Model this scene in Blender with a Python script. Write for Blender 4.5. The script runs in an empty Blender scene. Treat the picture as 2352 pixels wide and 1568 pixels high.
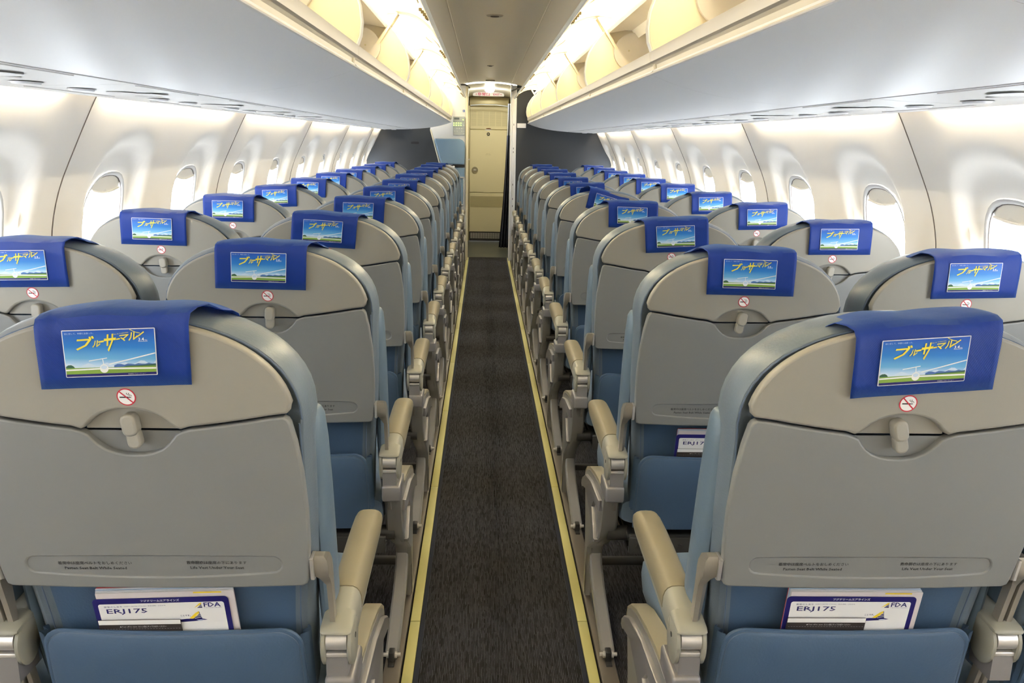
import bpy, bmesh, math, random
from math import sin, cos, pi, radians, sqrt
from mathutils import Vector, Matrix
random.seed(7)
S = bpy.context.scene
COL = S.collection

# ------------------------------------------------------------------ camera
cam_d = bpy.data.cameras.new('camera'); cam = bpy.data.objects.new('camera', cam_d); COL.objects.link(cam)
cam_d.sensor_width = 36.0; cam_d.sensor_fit = 'HORIZONTAL'
cam_d.lens = 2001.1 / 2352 * 36; cam_d.clip_start = .05; cam_d.clip_end = 200
_p, _y, _r = .2255, .0353, .0186
_F = Vector((sin(_y)*cos(_p), cos(_y)*cos(_p), -sin(_p)))
_R0 = Vector((cos(_y), -sin(_y), 0)); _U0 = _R0.cross(_F)
_R = cos(_r)*_R0 + sin(_r)*_U0; _U = -sin(_r)*_R0 + cos(_r)*_U0
m = Matrix.Identity(4)
for i in range(3):
    m[i][0] = _R[i]; m[i][1] = _U[i]; m[i][2] = -_F[i]
m[0][3], m[1][3], m[2][3] = -.0574, 0, 1.3461
cam.matrix_world = m
S.camera = cam
# ------------------------------------------------------------------ light and exposure
WORLD = 5.0; WASH = 13.0; COVE = 22.5
W = bpy.data.worlds.new('sky'); S.world = W; W.use_nodes = True
W.node_tree.nodes['Background'].inputs[0].default_value = (.90, .95, 1.0, 1)
W.node_tree.nodes['Background'].inputs[1].default_value = WORLD
S.view_settings.view_transform = 'Standard'; S.view_settings.look = 'None'
S.view_settings.gamma = 1; S.view_settings.use_curve_mapping = False
S.view_settings.exposure = 2.05
S.cycles.max_bounces = 10; S.cycles.diffuse_bounces = 6; S.cycles.glossy_bounces = 3
S.cycles.sample_clamp_indirect = 6.0

# ------------------------------------------------------------------ materials
MATS = {}
def srgb(r, g, b):
    f = lambda c: (c/255/12.92) if c/255 <= .04045 else ((c/255+.055)/1.055)**2.4
    return (f(r), f(g), f(b), 1)
def mat(name, col, rough=.5, metal=0, bump=0, bscale=400, spec=.5, emit=None, es=0, coat=0):
    if name in MATS: return MATS[name]
    M = bpy.data.materials.new(name); M.use_nodes = True; nt = M.node_tree
    b = nt.nodes['Principled BSDF']
    b.inputs['Base Color'].default_value = col; b.inputs['Roughness'].default_value = rough
    b.inputs['Metallic'].default_value = metal; b.inputs['Specular IOR Level'].default_value = spec
    b.inputs['Coat Weight'].default_value = coat
    if emit: b.inputs['Emission Color'].default_value = emit; b.inputs['Emission Strength'].default_value = es
    if bump:
        tc = nt.nodes.new('ShaderNodeTexCoord')
        n = nt.nodes.new('ShaderNodeTexNoise'); n.inputs['Scale'].default_value = bscale; n.inputs['Detail'].default_value = 3
        bp = nt.nodes.new('ShaderNodeBump'); bp.inputs['Strength'].default_value = bump; bp.inputs['Distance'].default_value = .001
        nt.links.new(tc.outputs['Object'], n.inputs['Vector']); nt.links.new(n.outputs['Fac'], bp.inputs['Height'])
        nt.links.new(bp.outputs['Normal'], b.inputs['Normal'])
    MATS[name] = M
    return M
def emis(name, col, st):
    M = bpy.data.materials.new(name); M.use_nodes = True; nt = M.node_tree; nt.nodes.clear()
    e = nt.nodes.new('ShaderNodeEmission'); o = nt.nodes.new('ShaderNodeOutputMaterial')
    e.inputs[0].default_value = col; e.inputs[1].default_value = st
    nt.links.new(e.outputs[0], o.inputs[0]); MATS[name] = M
    return M
LEA = mat('blue_leather', (.062, .108, .185, 1), .42, bump=.35, bscale=260, spec=.45)
LEAR = mat('lit_blue_leather', (.13, .163, .20, 1), .36, bump=.35, bscale=260, spec=.5)  # same blue leather, with warm light and sheen mixed into its colour
BOL = mat('bolster_leather', (.105, .15, .20, 1), .42, bump=.4, bscale=120)
LEAF = mat('pale_blue_leather', (.145, .20, .27, 1), .42, bump=.3, bscale=260)
STI = mat('stitching', (.09, .13, .20, 1), .6)
SHE = mat('grey_shell_plastic', (.285, .272, .24, 1), .42, bump=.12, bscale=900)
TRA = mat('grey_tray_plastic', (.20, .205, .206, 1), .45, bump=.12, bscale=900)
CHA = mat('champagne_paint', (.31, .285, .245, 1), .32, metal=.35)
BEI = mat('beige_plastic', (.30, .265, .18, 1), .45)
PAD = mat('tan_armrest_pad', (.215, .185, .12, 1), .5, bump=.15, bscale=700)
ARM = mat('cream_armrest_plastic', (.27, .264, .222, 1), .4, bump=.08, bscale=700)
SIL = mat('brushed_silver', (.62, .60, .58, 1), .33, metal=.6)
LUG = mat('mauve_grey_paint', (.25, .24, .245, 1), .3, metal=.3)
FRM = mat('grey_frame_paint', (.065, .063, .06, 1), .4, metal=.3)
LEGM = mat('warm_silver_leg_paint', (.36, .35, .335, 1), .3, metal=.45)
STE = mat('dark_steel', (.05, .05, .05, 1), .4, metal=.6)
BLK = mat('black_rubber', (.012, .012, .013, 1), .7)
INK = mat('black_ink', (.02, .02, .022, 1), .6)
RED = mat('red_ink', (.55, .015, .04, 1), .5)
WHI = mat('white_print', (.78, .78, .78, 1), .5)
NAV = mat('navy_print', (.015, .012, .13, 1), .4)
YEL = mat('yellow_ink', (.80, .66, .05, 1), .5)
YEP = mat('yellow_print', (.85, .62, .03, 1), .5)
DKB = mat('dark_brown_film', (.035, .028, .027, 1), .35)
PAP = mat('paper_edges', (.62, .62, .66, 1), .6)
PIN = mat('pink_paper', (.66, .60, .60, 1), .6)
CREAMI = mat('cream_bin_interior', (.62, .55, .405, 1), .5)
BINW = mat('white_bin_plastic', (.80, .77, .70, 1), .4)
BINB = mat('bin_underside', (.77, .765, .76, 1), .45, bump=.05, bscale=600)
DOORW = mat('cream_door_lining', (.86, .82, .70, 1), .4)
LIPM = mat('warm_white_lip', (.60, .555, .49, 1), .4)
LIPC = mat('warm_cream_channel', (.58, .53, .43, 1), .4)
WALL = mat('cabin_wall_panel', (.93, .88, .805, 1), .75, bump=.1, bscale=700, spec=.2)
PSUM = mat('psu_plastic', (.70, .69, .67, 1), .5)
PSUD = mat('psu_recess', (.66, .64, .62, 1), .6)
GAP = mat('dark_gap', (.16, .13, .11, 1), .8)
CEIL = mat('ceiling_panel', (.88, .80, .66, 1), .55)
BULK = mat('charcoal_bulkhead', (.036, .040, .046, 1), .8, bump=.3, bscale=500)
WHP = mat('white_laminate', (.72, .72, .73, 1), .45)
DOL = mat('olive_cream_door', (.80, .74, .50, 1), .5)
DOD = mat('olive_vent', (.50, .46, .28, 1), .6)
FRA = mat('brass_door_frame', (.42, .37, .22, 1), .4, metal=.4)
CUR = mat('navy_curtain', (.055, .065, .11, 1), .85, bump=.5, bscale=300)
CURT = mat('grey_curtain_top', (.35, .37, .42, 1), .8)
GRYP = mat('grey_control_panel', (.30, .33, .34, 1), .4)
GRN = mat('green_button_light', (.3, .6, .1, 1), .5, emit=(.45, .9, .12, 1), es=.9)
VIN = mat('dark_vinyl_floor', (.055, .062, .055, 1), .45)
SHD = mat('window_shade', (.86, .82, .74, 1), .5)
WFR = mat('window_frame_plastic', (.62, .61, .60, 1), .45)
TRK = mat('seat_track_cover', (.16, .14, .115, 1), .4, metal=.3)
GRS = mat('print_grass', (.20, .34, .05, 1), .5)
HIL = mat('print_hill', (.03, .10, .06, 1), .5)
MNT = mat('print_mountain', (.06, .14, .38, 1), .5)
CLO = mat('print_cloud', (.55, .66, .80, 1), .5)
SKC = mat('pale_carpet_edge', (.012, .016, .028, 1), .9)

def fabric():
    M = mat('blue_nonwoven_cloth', (.006, .036, .27, 1), .48, spec=.4)
    nt = M.node_tree; b = nt.nodes['Principled BSDF']
    tc = nt.nodes.new('ShaderNodeTexCoord')
    w = nt.nodes.new('ShaderNodeTexWave'); w.bands_direction = 'DIAGONAL'; w.inputs['Scale'].default_value = 260
    n = nt.nodes.new('ShaderNodeTexNoise'); n.inputs['Scale'].default_value = 34; n.inputs['Detail'].default_value = 4
    a = nt.nodes.new('ShaderNodeMath'); a.operation = 'MULTIPLY_ADD'; a.inputs[1].default_value = .10
    bp = nt.nodes.new('ShaderNodeBump'); bp.inputs['Strength'].default_value = .5; bp.inputs['Distance'].default_value = .0035
    nt.links.new(tc.outputs['Object'], w.inputs['Vector']); nt.links.new(tc.outputs['Object'], n.inputs['Vector'])
    nt.links.new(w.outputs['Fac'], a.inputs[0]); nt.links.new(n.outputs['Fac'], a.inputs[2])
    nt.links.new(a.outputs[0], bp.inputs['Height']); nt.links.new(bp.outputs['Normal'], b.inputs['Normal'])
    b.inputs['Sheen Weight'].default_value = .3; b.inputs['Sheen Tint'].default_value = (.3, .6, 1, 1)
    # thin cloth lets a little window light through
    tr = nt.nodes.new('ShaderNodeBsdfTranslucent'); tr.inputs[0].default_value = (.02, .16, .75, 1)
    mx = nt.nodes.new('ShaderNodeMixShader'); mx.inputs[0].default_value = .22
    o = nt.nodes['Material Output']
    nt.links.new(b.outputs[0], mx.inputs[1]); nt.links.new(tr.outputs[0], mx.inputs[2]); nt.links.new(mx.outputs[0], o.inputs[0])
    return M
CLOTH = fabric()
def carpet(name, base, rib, sc):
    M = mat(name, base, .95, spec=.1)
    nt = M.node_tree; b = nt.nodes['Principled BSDF']
    tc = nt.nodes.new('ShaderNodeTexCoord')
    mp = nt.nodes.new('ShaderNodeMapping'); mp.inputs['Scale'].default_value = (1, .11, 1)
    v = nt.nodes.new('ShaderNodeTexVoronoi'); v.inputs['Scale'].default_value = sc
    w = nt.nodes.new('ShaderNodeTexWave'); w.bands_direction = 'X'; w.inputs['Scale'].default_value = 72; w.inputs['Distortion'].default_value = 1.2
    w.inputs['Detail Scale'].default_value = 6
    mu = nt.nodes.new('ShaderNodeMath'); mu.operation = 'MULTIPLY'
    r = nt.nodes.new('ShaderNodeValToRGB'); r.color_ramp.elements[0].position = .12; r.color_ramp.elements[1].position = .62
    r.color_ramp.elements[0].color = base; r.color_ramp.elements[1].color = rib
    nt.links.new(tc.outputs['Object'], mp.inputs[0]); nt.links.new(mp.outputs[0], v.inputs['Vector'])
    nt.links.new(tc.outputs['Object'], w.inputs['Vector'])
    nt.links.new(v.outputs['Color'], mu.inputs[0]); nt.links.new(w.outputs['Fac'], mu.inputs[1])
    nt.links.new(mu.outputs[0], r.inputs[0]); nt.links.new(r.outputs[0], b.inputs['Base Color'])
    bp = nt.nodes.new('ShaderNodeBump'); bp.inputs['Distance'].default_value = .002; bp.inputs['Strength'].default_value = .6
    nt.links.new(mu.outputs[0], bp.inputs['Height']); nt.links.new(bp.outputs['Normal'], b.inputs['Normal'])
    return M
CARP = carpet('ribbed_aisle_carpet', (.018, .0165, .0165, 1), (.070, .071, .080, 1), 330)
STRIP = mat('photoluminescent_strip', (.55, .51, .20, 1), .45, bump=.1, bscale=60)
def printsky():
    M = mat('print_sky', (.05, .2, .6, 1), .45); nt = M.node_tree; b = nt.nodes['Principled BSDF']
    tc = nt.nodes.new('ShaderNodeTexCoord'); sx = nt.nodes.new('ShaderNodeSeparateXYZ'); r = nt.nodes.new('ShaderNodeValToRGB')
    nt.links.new(tc.outputs['Generated'], sx.inputs[0]); nt.links.new(sx.outputs['Z'], r.inputs[0]); nt.links.new(r.outputs[0], b.inputs['Base Color'])
    e = r.color_ramp.elements; e[0].position = .25; e[0].color = (.45, .62, .80, 1); e[1].position = 1; e[1].color = (.012, .075, .44, 1)
    q = e.new(.38); q.color = (.13, .38, .66, 1); q = e.new(.62); q.color = (.02, .19, .56, 1)
    return M
PSKY = printsky()
def glass():
    M = bpy.data.materials.new('window_acrylic'); M.use_nodes = True; nt = M.node_tree; nt.nodes.clear()
    t = nt.nodes.new('ShaderNodeBsdfTransparent'); t.inputs[0].default_value = (.96, .97, .98, 1)
    g = nt.nodes.new('ShaderNodeBsdfGlossy'); g.inputs['Roughness'].default_value = .05
    mx = nt.nodes.new('ShaderNodeMixShader'); mx.inputs[0].default_value = .05; o = nt.nodes.new('ShaderNodeOutputMaterial')
    nt.links.new(t.outputs[0], mx.inputs[1]); nt.links.new(g.outputs[0], mx.inputs[2]); nt.links.new(mx.outputs[0], o.inputs[0])
    return M
GLA = glass()
E_WASH = emis('sidewall_lamp', (1, .87, .66, 1), WASH)
E_COVE = emis('cove_lamp', (1, .87, .60, 1), COVE)
E_DOME = emis('dome_lamp', (1, .95, .78, 1), 60)

# ------------------------------------------------------------------ mesh helpers
def link(name, me, parent=None, mats=None, smooth=True, loc=None):
    if mats:
        for q in (mats if isinstance(mats, (list, tuple)) else [mats]): me.materials.append(q)
    if smooth and len(me.polygons):
        me.polygons.foreach_set('use_smooth', [True]*len(me.polygons))
        try: me.set_sharp_from_angle(angle=radians(38))
        except Exception: pass
    me.name = name
    o = bpy.data.objects.new(name, me); COL.objects.link(o)
    if parent: o.parent = parent
    if loc: o.location = loc
    return o
def empty(name, loc=(0, 0, 0), parent=None):
    o = bpy.data.objects.new(name, None); COL.objects.link(o); o.location = loc; o.empty_display_size = .05
    if parent: o.parent = parent
    return o
def tag(o, label=None, cat=None, group=None, kind=None):
    if label: o['label'] = label
    if cat: o['category'] = cat
    if group: o['group'] = group
    if kind: o['kind'] = kind
    return o
def struct(o, label=None): o['kind'] = 'structure'; return tag(o, label)
class MB:
    def __init__(s): s.v = []; s.f = []; s.m = []; s.mi = 0
    def add(s, vs, fs):
        b = len(s.v); s.v += [tuple(p) for p in vs]
        s.f += [tuple(b+i for i in f) for f in fs]; s.m += [s.mi]*len(fs); return s
    def box(s, x0, x1, y0, y1, z0, z1, bev=0):
        if bev <= 0:
            return s.add([(x0,y0,z0),(x1,y0,z0),(x1,y1,z0),(x0,y1,z0),(x0,y0,z1),(x1,y0,z1),(x1,y1,z1),(x0,y1,z1)],
                         [(0,3,2,1),(4,5,6,7),(0,1,5,4),(1,2,6,5),(2,3,7,6),(3,0,4,7)])
        bm = bmesh.new(); bmesh.ops.create_cube(bm, size=1)
        for v in bm.verts: v.co = Vector(((x0+x1)/2+v.co.x*(x1-x0), (y0+y1)/2+v.co.y*(y1-y0), (z0+z1)/2+v.co.z*(z1-z0)))
        bmesh.ops.bevel(bm, geom=bm.edges[:], offset=bev, segments=3, affect='EDGES', profile=.5)
        return s.bm(bm)
    def bm(s, bm):
        bm.verts.index_update(); s.add([v.co[:] for v in bm.verts], [tuple(v.index for v in f.verts) for f in bm.faces]); bm.free(); return s
    def rings(s, R, closed=True, cap0=True, cap1=True, flip=False):
        n = len(R[0]); b = len(s.v); s.v += [tuple(p) for r in R for p in r]; F = []
        for i in range(len(R)-1):
            for j in range(n if closed else n-1):
                k = (j+1) % n
                F.append((b+i*n+j, b+i*n+k, b+(i+1)*n+k, b+(i+1)*n+j))
        if cap0: F.append(tuple(b+j for j in range(n))[::-1])
        if cap1: F.append(tuple(b+(len(R)-1)*n+j for j in range(n)))
        if flip: F = [f[::-1] for f in F]
        s.f += F; s.m += [s.mi]*len(F); return s
    def cyl(s, a, b, r, n=16, r2=None, cap=True):
        a = Vector(a); b = Vector(b); d = (b-a).normalized(); u = d.orthogonal().normalized(); w = d.cross(u)
        r2 = r if r2 is None else r2
        R = [[p+(u*cos(2*pi*j/n)+w*sin(2*pi*j/n))*q for j in range(n)] for p, q in ((a, r), (b, r2))]
        return s.rings(R, cap0=cap, cap1=cap)
    def tube(s, pts, r, n=6, closed=False):
        P = [Vector(p) for p in pts]; R = []
        for i, p in enumerate(P):
            a = P[i-1] if (i > 0 or closed) else p; c = P[(i+1) % len(P)] if (i < len(P)-1 or closed) else p
            d = (c-a).normalized(); ref = Vector((0, 1, 0)) if abs(d.y) < .9 else Vector((1, 0, 0))
            u = d.cross(ref).normalized(); w = d.cross(u)
            R.append([p+(u*cos(2*pi*j/n)+w*sin(2*pi*j/n))*r for j in range(n)])
        if closed: R.append(R[0]); return s.rings(R, cap0=False, cap1=False)
        return s.rings(R)
    def prism(s, poly, y0, y1):           # polygon in XZ, extruded along Y
        return s.rings([[(x, y0, z) for x, z in poly], [(x, y1, z) for x, z in poly]])
    def prismx(s, poly, x0, x1):          # polygon in YZ, extruded along X
        return s.rings([[(x0, y, z) for y, z in poly], [(x1, y, z) for y, z in poly]])
    def sphere(s, c, r, sx=1, sy=1, sz=1, n=16, k=10):
        R = []
        for i in range(1, k):
            t = pi*i/k; R.append([(c[0]+r*sx*sin(t)*cos(2*pi*j/n), c[1]+r*sy*sin(t)*sin(2*pi*j/n), c[2]+r*sz*cos(t)) for j in range(n)])
        return s.rings(R)
    def build(s, name, mats, parent=None, smooth=True, fix=True, loc=None):
        me = bpy.data.meshes.new(name); me.from_pydata(s.v, [], s.f); me.update()
        if fix:
            bm = bmesh.new(); bm.from_mesh(me)
            if len(set(s.m)) == 1 and len(bm.faces) > 0: bmesh.ops.recalc_face_normals(bm, faces=bm.faces)
            bm.to_mesh(me); bm.free()
        if len(set(s.m)) > 1: me.polygons.foreach_set('material_index', s.m)
        return link(name, me, parent, mats, smooth, loc)
DG = None
def cmesh(cu):
    o = bpy.data.objects.new('tmp', cu); COL.objects.link(o)
    dg = bpy.context.evaluated_depsgraph_get(); me = bpy.data.meshes.new_from_object(o.evaluated_get(dg))
    V = [v.co[:] for v in me.vertices]; F = [tuple(p.vertices) for p in me.polygons]
    bpy.data.objects.remove(o); bpy.data.curves.remove(cu); bpy.data.meshes.remove(me)
    return V, F
def plate2d(splines, th, bev=.002, res=2):
    """rounded-edge plate with a 2D outline (first spline) and holes; front at z=th, back at z=0"""
    cu = bpy.data.curves.new('p', 'CURVE'); cu.dimensions = '2D'; cu.fill_mode = 'BOTH'
    cu.extrude = max(th/2-bev, 0); cu.bevel_depth = bev; cu.offset = -bev; cu.bevel_resolution = res
    for pts in splines:
        sp = cu.splines.new('POLY'); sp.points.add(len(pts)-1); sp.use_cyclic_u = True
        for q, p in zip(sp.points, pts): q.co = (p[0], p[1], 0, 1)
    V, F = cmesh(cu)
    return [(x, y, z+th/2) for x, y, z in V], F
T = .057/.2774; Z0 = .7231
def back(x, z, off): return (x, off - T*(z-Z0), z)     # a point of the inclined seat back plane (off grows forward)
def plate(mb, splines, off, th, bev=.002, cx=0, shear=True):
    V, F = plate2d(splines, th, bev)
    if shear: V = [back(cx+x, y, off-z) for x, y, z in V]
    else: V = [(cx+x, off-z, y) for x, y, z in V]
    return mb.add(V, F)
TXT = {}
def text2d(body, w=None, h=None, shear=0, bold=0, anchor='c', res=1):
    key = (body, shear, bold, res)
    if key not in TXT:
        cu = bpy.data.curves.new('t', 'FONT'); cu.body = body; cu.resolution_u = res; cu.offset = bold; cu.shear = shear
        V, F = cmesh(cu); TXT[key] = ([(v[0], v[1]) for v in V], F)
    V, F = TXT[key]
    x0 = min(v[0] for v in V); x1 = max(v[0] for v in V); y0 = min(v[1] for v in V); y1 = max(v[1] for v in V)
    sx = w/(x1-x0) if w else h/(y1-y0); sy = h/(y1-y0) if h else sx
    cx = (x0+x1)/2 if anchor == 'c' else x0
    return [((v[0]-cx)*sx, (v[1]-(y0+y1)/2)*sy) for v in V], F
class Flat:                                   # flat printing: coloured shapes in a plane, each ink a slot
    def __init__(s): s.mb = MB(); s.mats = []; s.lay = 0
    def ink(s, m):
        if m not in s.mats: s.mats.append(m)
        s.mb.mi = s.mats.index(m)
    def poly(s, pts, m, lay=0): s.ink(m); s.mb.add([(x, y, lay) for x, y in pts], [tuple(range(len(pts)))])
    def rect(s, x0, x1, y0, y1, m, lay=0, r=0): s.poly(rrect(x0, x1, y0, y1, r) if r else [(x0,y0),(x1,y0),(x1,y1),(x0,y1)], m, lay)
    def line(s, pts, w, m, lay=0):
        for (a, b), (c, d) in zip(pts[:-1], pts[1:]):
            L = sqrt((c-a)**2+(d-b)**2) or 1; nx, ny = -(d-b)/L*w/2, (c-a)/L*w/2
            s.poly([(a-nx,b-ny),(c-nx,d-ny),(c+nx,d+ny),(a+nx,b+ny)], m, lay)
    def disc(s, x, y, r, m, lay=0, n=28, ry=None): s.poly([(x+r*cos(2*pi*i/n), y+(ry or r)*sin(2*pi*i/n)) for i in range(n)], m, lay)
    def text(s, body, x, y, m, lay=0, w=None, h=None, rot=0, **k):
        V, F = text2d(body, w, h, **k); s.ink(m); c, q = cos(rot), sin(rot)
        s.mb.add([(x+a*c-b*q, y+a*q+b*c, lay) for a, b in V], F)
    def build(s, name, parent, fn):
        s.mb.v = [fn(*v) for v in s.mb.v]
        return s.mb.build(name, s.mats, parent, smooth=False, fix=False)
def rrect(x0, x1, y0, y1, r, n=5):
    P = []
    for cx, cy, a in ((x1-r, y0+r, -pi/2), (x1-r, y1-r, 0), (x0+r, y1-r, pi/2), (x0+r, y0+r, pi)):
        P += [(cx+r*cos(a+pi/2*i/n), cy+r*sin(a+pi/2*i/n)) for i in range(n+1)]
    return P
def copy_tree(o, parent=None):
    c = o.copy(); COL.objects.link(c); c.parent = parent
    for ch in o.children: copy_tree(ch, c)
    return c
def interp(P, t):
    for (a, b), (c, d) in zip(P[:-1], P[1:]):
        if t <= c: return b+(d-b)*max(0, (t-a))/(c-a)
    return P[-1][1]
def smooth(t): t = max(0, min(1, t)); return t*t*(3-2*t)

# ------------------------------------------------------------------ cabin shell (the setting)
YA, YB, YF = -1.9, 10.02, 12.07          # aft wall, bulkheads, flight deck door
PROF = [(.0, 1.27), (.2, 1.325), (.45, 1.362), (.7, 1.378), (.9, 1.38), (1.05, 1.372), (1.18, 1.338), (1.315, 1.275), (1.40, 1.232), (1.455, 1.203), (1.52, 1.165), (1.62, 1.10)]
def wx(z):
    # smooth profile of the side wall
    P = PROF
    for i in range(len(P)-1):
        if z <= P[i+1][0]:
            z0, x0 = P[i]; z1, x1 = P[i+1]
            m0 = (x1-P[max(i-1, 0)][1])/(z1-P[max(i-1, 0)][0]); j = min(i+2, len(P)-1); m1 = (P[j][1]-x0)/(P[j][0]-z0)
            h = z1-z0; t = max(0, (z-z0)/h)
            return (2*t**3-3*t*t+1)*x0+(t**3-2*t*t+t)*h*m0+(-2*t**3+3*t*t)*x1+(t**3-t*t)*h*m1
    return P[-1][1]
WC = 1.02; WP = .83; WY0 = 3.12; WH = .195; WW = .172; WO = .04
WYS = [WY0+WP*k for k in range(-5, 9)]
def scoop(dy, z):
    u = abs(dy-WO)/.255
    v = (z-1.10)/.25 if z > 1.10 else (max(0, (.92-z)/.35))
    r = (u**2.6+v**2.6)**(1/2.6)
    return .038*smooth((1.0-r)/(.24 if z > 1.1 else .36))
for s, side in ((-1, 'left'), (1, 'right')):
    mb = MB(); zb, zt = .42, 1.52
    for k, yc in enumerate(WYS):
        N = 72; angs = []
        hy = WP/2
        for i in range(N):
            a = 2*pi*i/N; angs.append(a)
        for cyy, czz in ((hy, zt-WC), (-hy, zt-WC), (-hy, zb-WC), (hy, zb-WC)):
            a = math.atan2(czz, cyy) % (2*pi); j = min(range(N), key=lambda q: abs(angs[q]-a)); angs[j] = a
        ts = [0, .02, .05, .09, .14, .19, .25, .32, .4, .5, .6, .72, .86, 1]
        R = []
        for t in ts:
            ring = []
            for a in angs:
                c, q = cos(a), sin(a)
                n = 2.7; rr = (abs(c/WW)**n+abs(q/WH)**n)**(-1/n)
                kx = hy/abs(c) if abs(c) > 1e-6 else 1e9; kz = ((zt-WC) if q > 0 else (WC-zb))/abs(q) if abs(q) > 1e-6 else 1e9
                ro = min(kx, kz); r = rr+(ro-rr)*t
                y, z = r*c+WO*(1-t), WC+r*q
                d = scoop(y, z)
                if t < .05: d += .006*(1-t/.05)
                e = hy-abs(y)
                if e < .004: d += .0
                ring.append((s*(wx(z)+d), yc+y, z))
            R.append(ring)
        mb.rings(R, cap0=False, cap1=False)
    mb.rings([[(s*wx(.42+1.1*i/24), y, .42+1.1*i/24) for i in range(25)] for y in (YA, WYS[0]-WP/2)], closed=False, cap0=False, cap1=False)
    y0, y1 = YA, WYS[-1]+WP/2
    lo = [i*.42/6 for i in range(7)]
    mb.rings([[(s*wx(z), y, z) for z in lo] for y in (y0, y1)], closed=False, cap0=False, cap1=False)
    mb.rings([[(s*x, y, z) for z, x in ((1.52, 1.165), (1.62, 1.13), (1.8, 1.08), (1.98, .95), (2.12, .6), (2.16, 0))] for y in (y0, y1)], closed=False, cap0=False, cap1=False)
    w = mb.build('wall_'+side, WALL); struct(w, 'curved cream cabin side wall on the %s with window scoops' % side)
    # panel joints
    for j, ys in enumerate([WY0-.415+2*WP*q for q in range(-3, 5)]):
        t = MB(); P = [(s*(wx(z)-.0005), ys+.012*0, z) for z in [.42+i*.04 for i in range(27)]]
        t.tube(P, .0021, 5)
        q = t.build('trim_%d' % (j+1), GAP); struct(q)
    # windows
    for k, yc in enumerate(WYS):
        N = 40
        def ol(d, xo, zc=WC):
            P = []
            for i in range(N):
                a = 2*pi*i/N; c, q = cos(a), sin(a); n = 2.7
                rr = (abs(c/(WW-d))**n+abs(q/(WH-d))**n)**(-1/n); y, z = rr*c, zc+rr*q
                P.append((s*(wx(z)+.0385+xo), yc+WO+y, z))
            return P
        f = MB(); f.rings([ol(-.003, .0), ol(.002, -.0005), ol(.007, .001), ol(.010, .006), ol(.012, .016), ol(.004, .018), ol(-.004, .018)], cap0=False, cap1=False)
        fo = f.build('window_%d' % (k+1), WFR); struct(fo)
        g = MB(); P = ol(.010, .0155); g.rings([P, [(x+s*.003, y, z) for x, y, z in P]])
        tag(g.build('pane', GLA, fo), kind='structure')
        gk = MB(); gk.tube(ol(.0108, .0065), .0014, 5, closed=True); tag(gk.build('gasket', GAP, fo), kind='structure')
        hd = MB(); lip = .046 + .006*((k*7) % 3)
        pts = [p for p in ol(.0115, .009) if p[2] > WC+WH-lip]
        pts.sort(key=lambda p: p[1]); y0_, y1_ = pts[0], pts[-1]
        bot = []
        for i in range(9):
            t = i/8; y = y1_[1]+(y0_[1]-y1_[1])*t; z = WC+WH-lip-.012*sin(pi*t); bot.append((s*(wx(z)+.0385+.009), y, z))
        P = pts+bot
        hd.rings([P, [(x+s*.004, y, z) for x, y, z in P]])
        hd.tube([(x-s*.003, y, z) for x, y, z in bot], .004, 6)
        tag(hd.build('shade', SHD, fo), kind='structure')

# floor
mb = MB(); mb.box(-1.3, 1.3, YA, YB+.3, -.03, -.004); struct(mb.build('floor', CARP, smooth=False), 'dark ribbed carpet under the seats')
mb = MB(); mb.box(-1.2, 1.2, YB+.3, YF+.1, -.03, -.003); struct(mb.build('floor', VIN, smooth=False), 'dark vinyl floor of the entry')
mb = MB(); mb.box(-.221, .221, YA, YB+.3, -.004, .001); struct(mb.build('floor', CARP, smooth=False), 'ribbed aisle carpet')
for s in (-1, 1):
    mb = MB(); mb.box(min(s*.212, s*.2245), max(s*.212, s*.2245), YA, YB+.25, .0, .0022); struct(mb.build('trim_%d' % (10+s), SKC, smooth=False))
    cuts = [.26, 1.26, 2.254, 3.252, 4.25, 5.24, 6.24, 7.24, 8.24, 9.24, YB+.22]
    for j in range(len(cuts)-1):
        mb = MB(); mb.box(min(s*.2255, s*.2535), max(s*.2255, s*.2535), cuts[j]+.0015, cuts[j+1]-.0015, -.001, .0065, .0015)
        q = mb.build('photoluminescent_strip', STRIP)
        tag(q, 'yellow floor path strip on the %s of the aisle, %s length from the camera' % ('left' if s < 0 else 'right', ['rearmost', 'nearest visible', 'second', 'third', 'fourth', 'fifth', 'sixth', 'seventh', 'eighth', 'farthest'][j]), 'floor strip', 'yellow floor path strips beside the aisle')
    for xx, w in ((.258, .044), (.99, .04)):
        mb = MB(); mb.box(min(s*xx, s*(xx+w)), max(s*xx, s*(xx+w)), YA, YB-.05, -.004, .012, .002)
        struct(mb.build('trim_%d' % (20+int(xx*10)+s), TRK))
# ceiling
mb = MB(); xs = [-.405+i*.0405 for i in range(21)]
def cz(x): return 1.985-.055*(abs(x)/.4)**2.2
seg = [YA, 1.05, 3.05, 5.05, 7.05, 9.05, YB+.03]
for a, b in zip(seg[:-1], seg[1:]):
    mb.rings([[(x, y, cz(x)) for x in xs] for y in (a, b)], closed=False, cap0=False, cap1=False)
struct(mb.build('ceiling', CEIL, fix=False), 'dim beige arched ceiling panel above the aisle')
for s in (-1, 1):    # grooves of the ceiling panel along its flanks
    mb = MB(); mb.tube([(s*.235, YA, cz(.235)-.0), (s*.235, YB, cz(.235)-.0)], .004, 5); struct(mb.build('trim_%d' % (30+s), CEIL))
def cdisc(y, r, nm, lab, cat):
    mb = MB(); mb.cyl((-.009, y, cz(0)-.001), (-.009, y, cz(0)-.006), r, 28, r*.9); o = mb.build(nm, mat('ceiling_fitting', (.52, .46, .37, 1), .5))
    mb = MB(); mb.cyl((-.009, y, cz(0)-.006), (-.009, y, cz(0)-.009), r*.5, 20); mb.build('grille', GAP, o)
    tag(o, lab, cat, 'round fittings in the ceiling')
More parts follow.
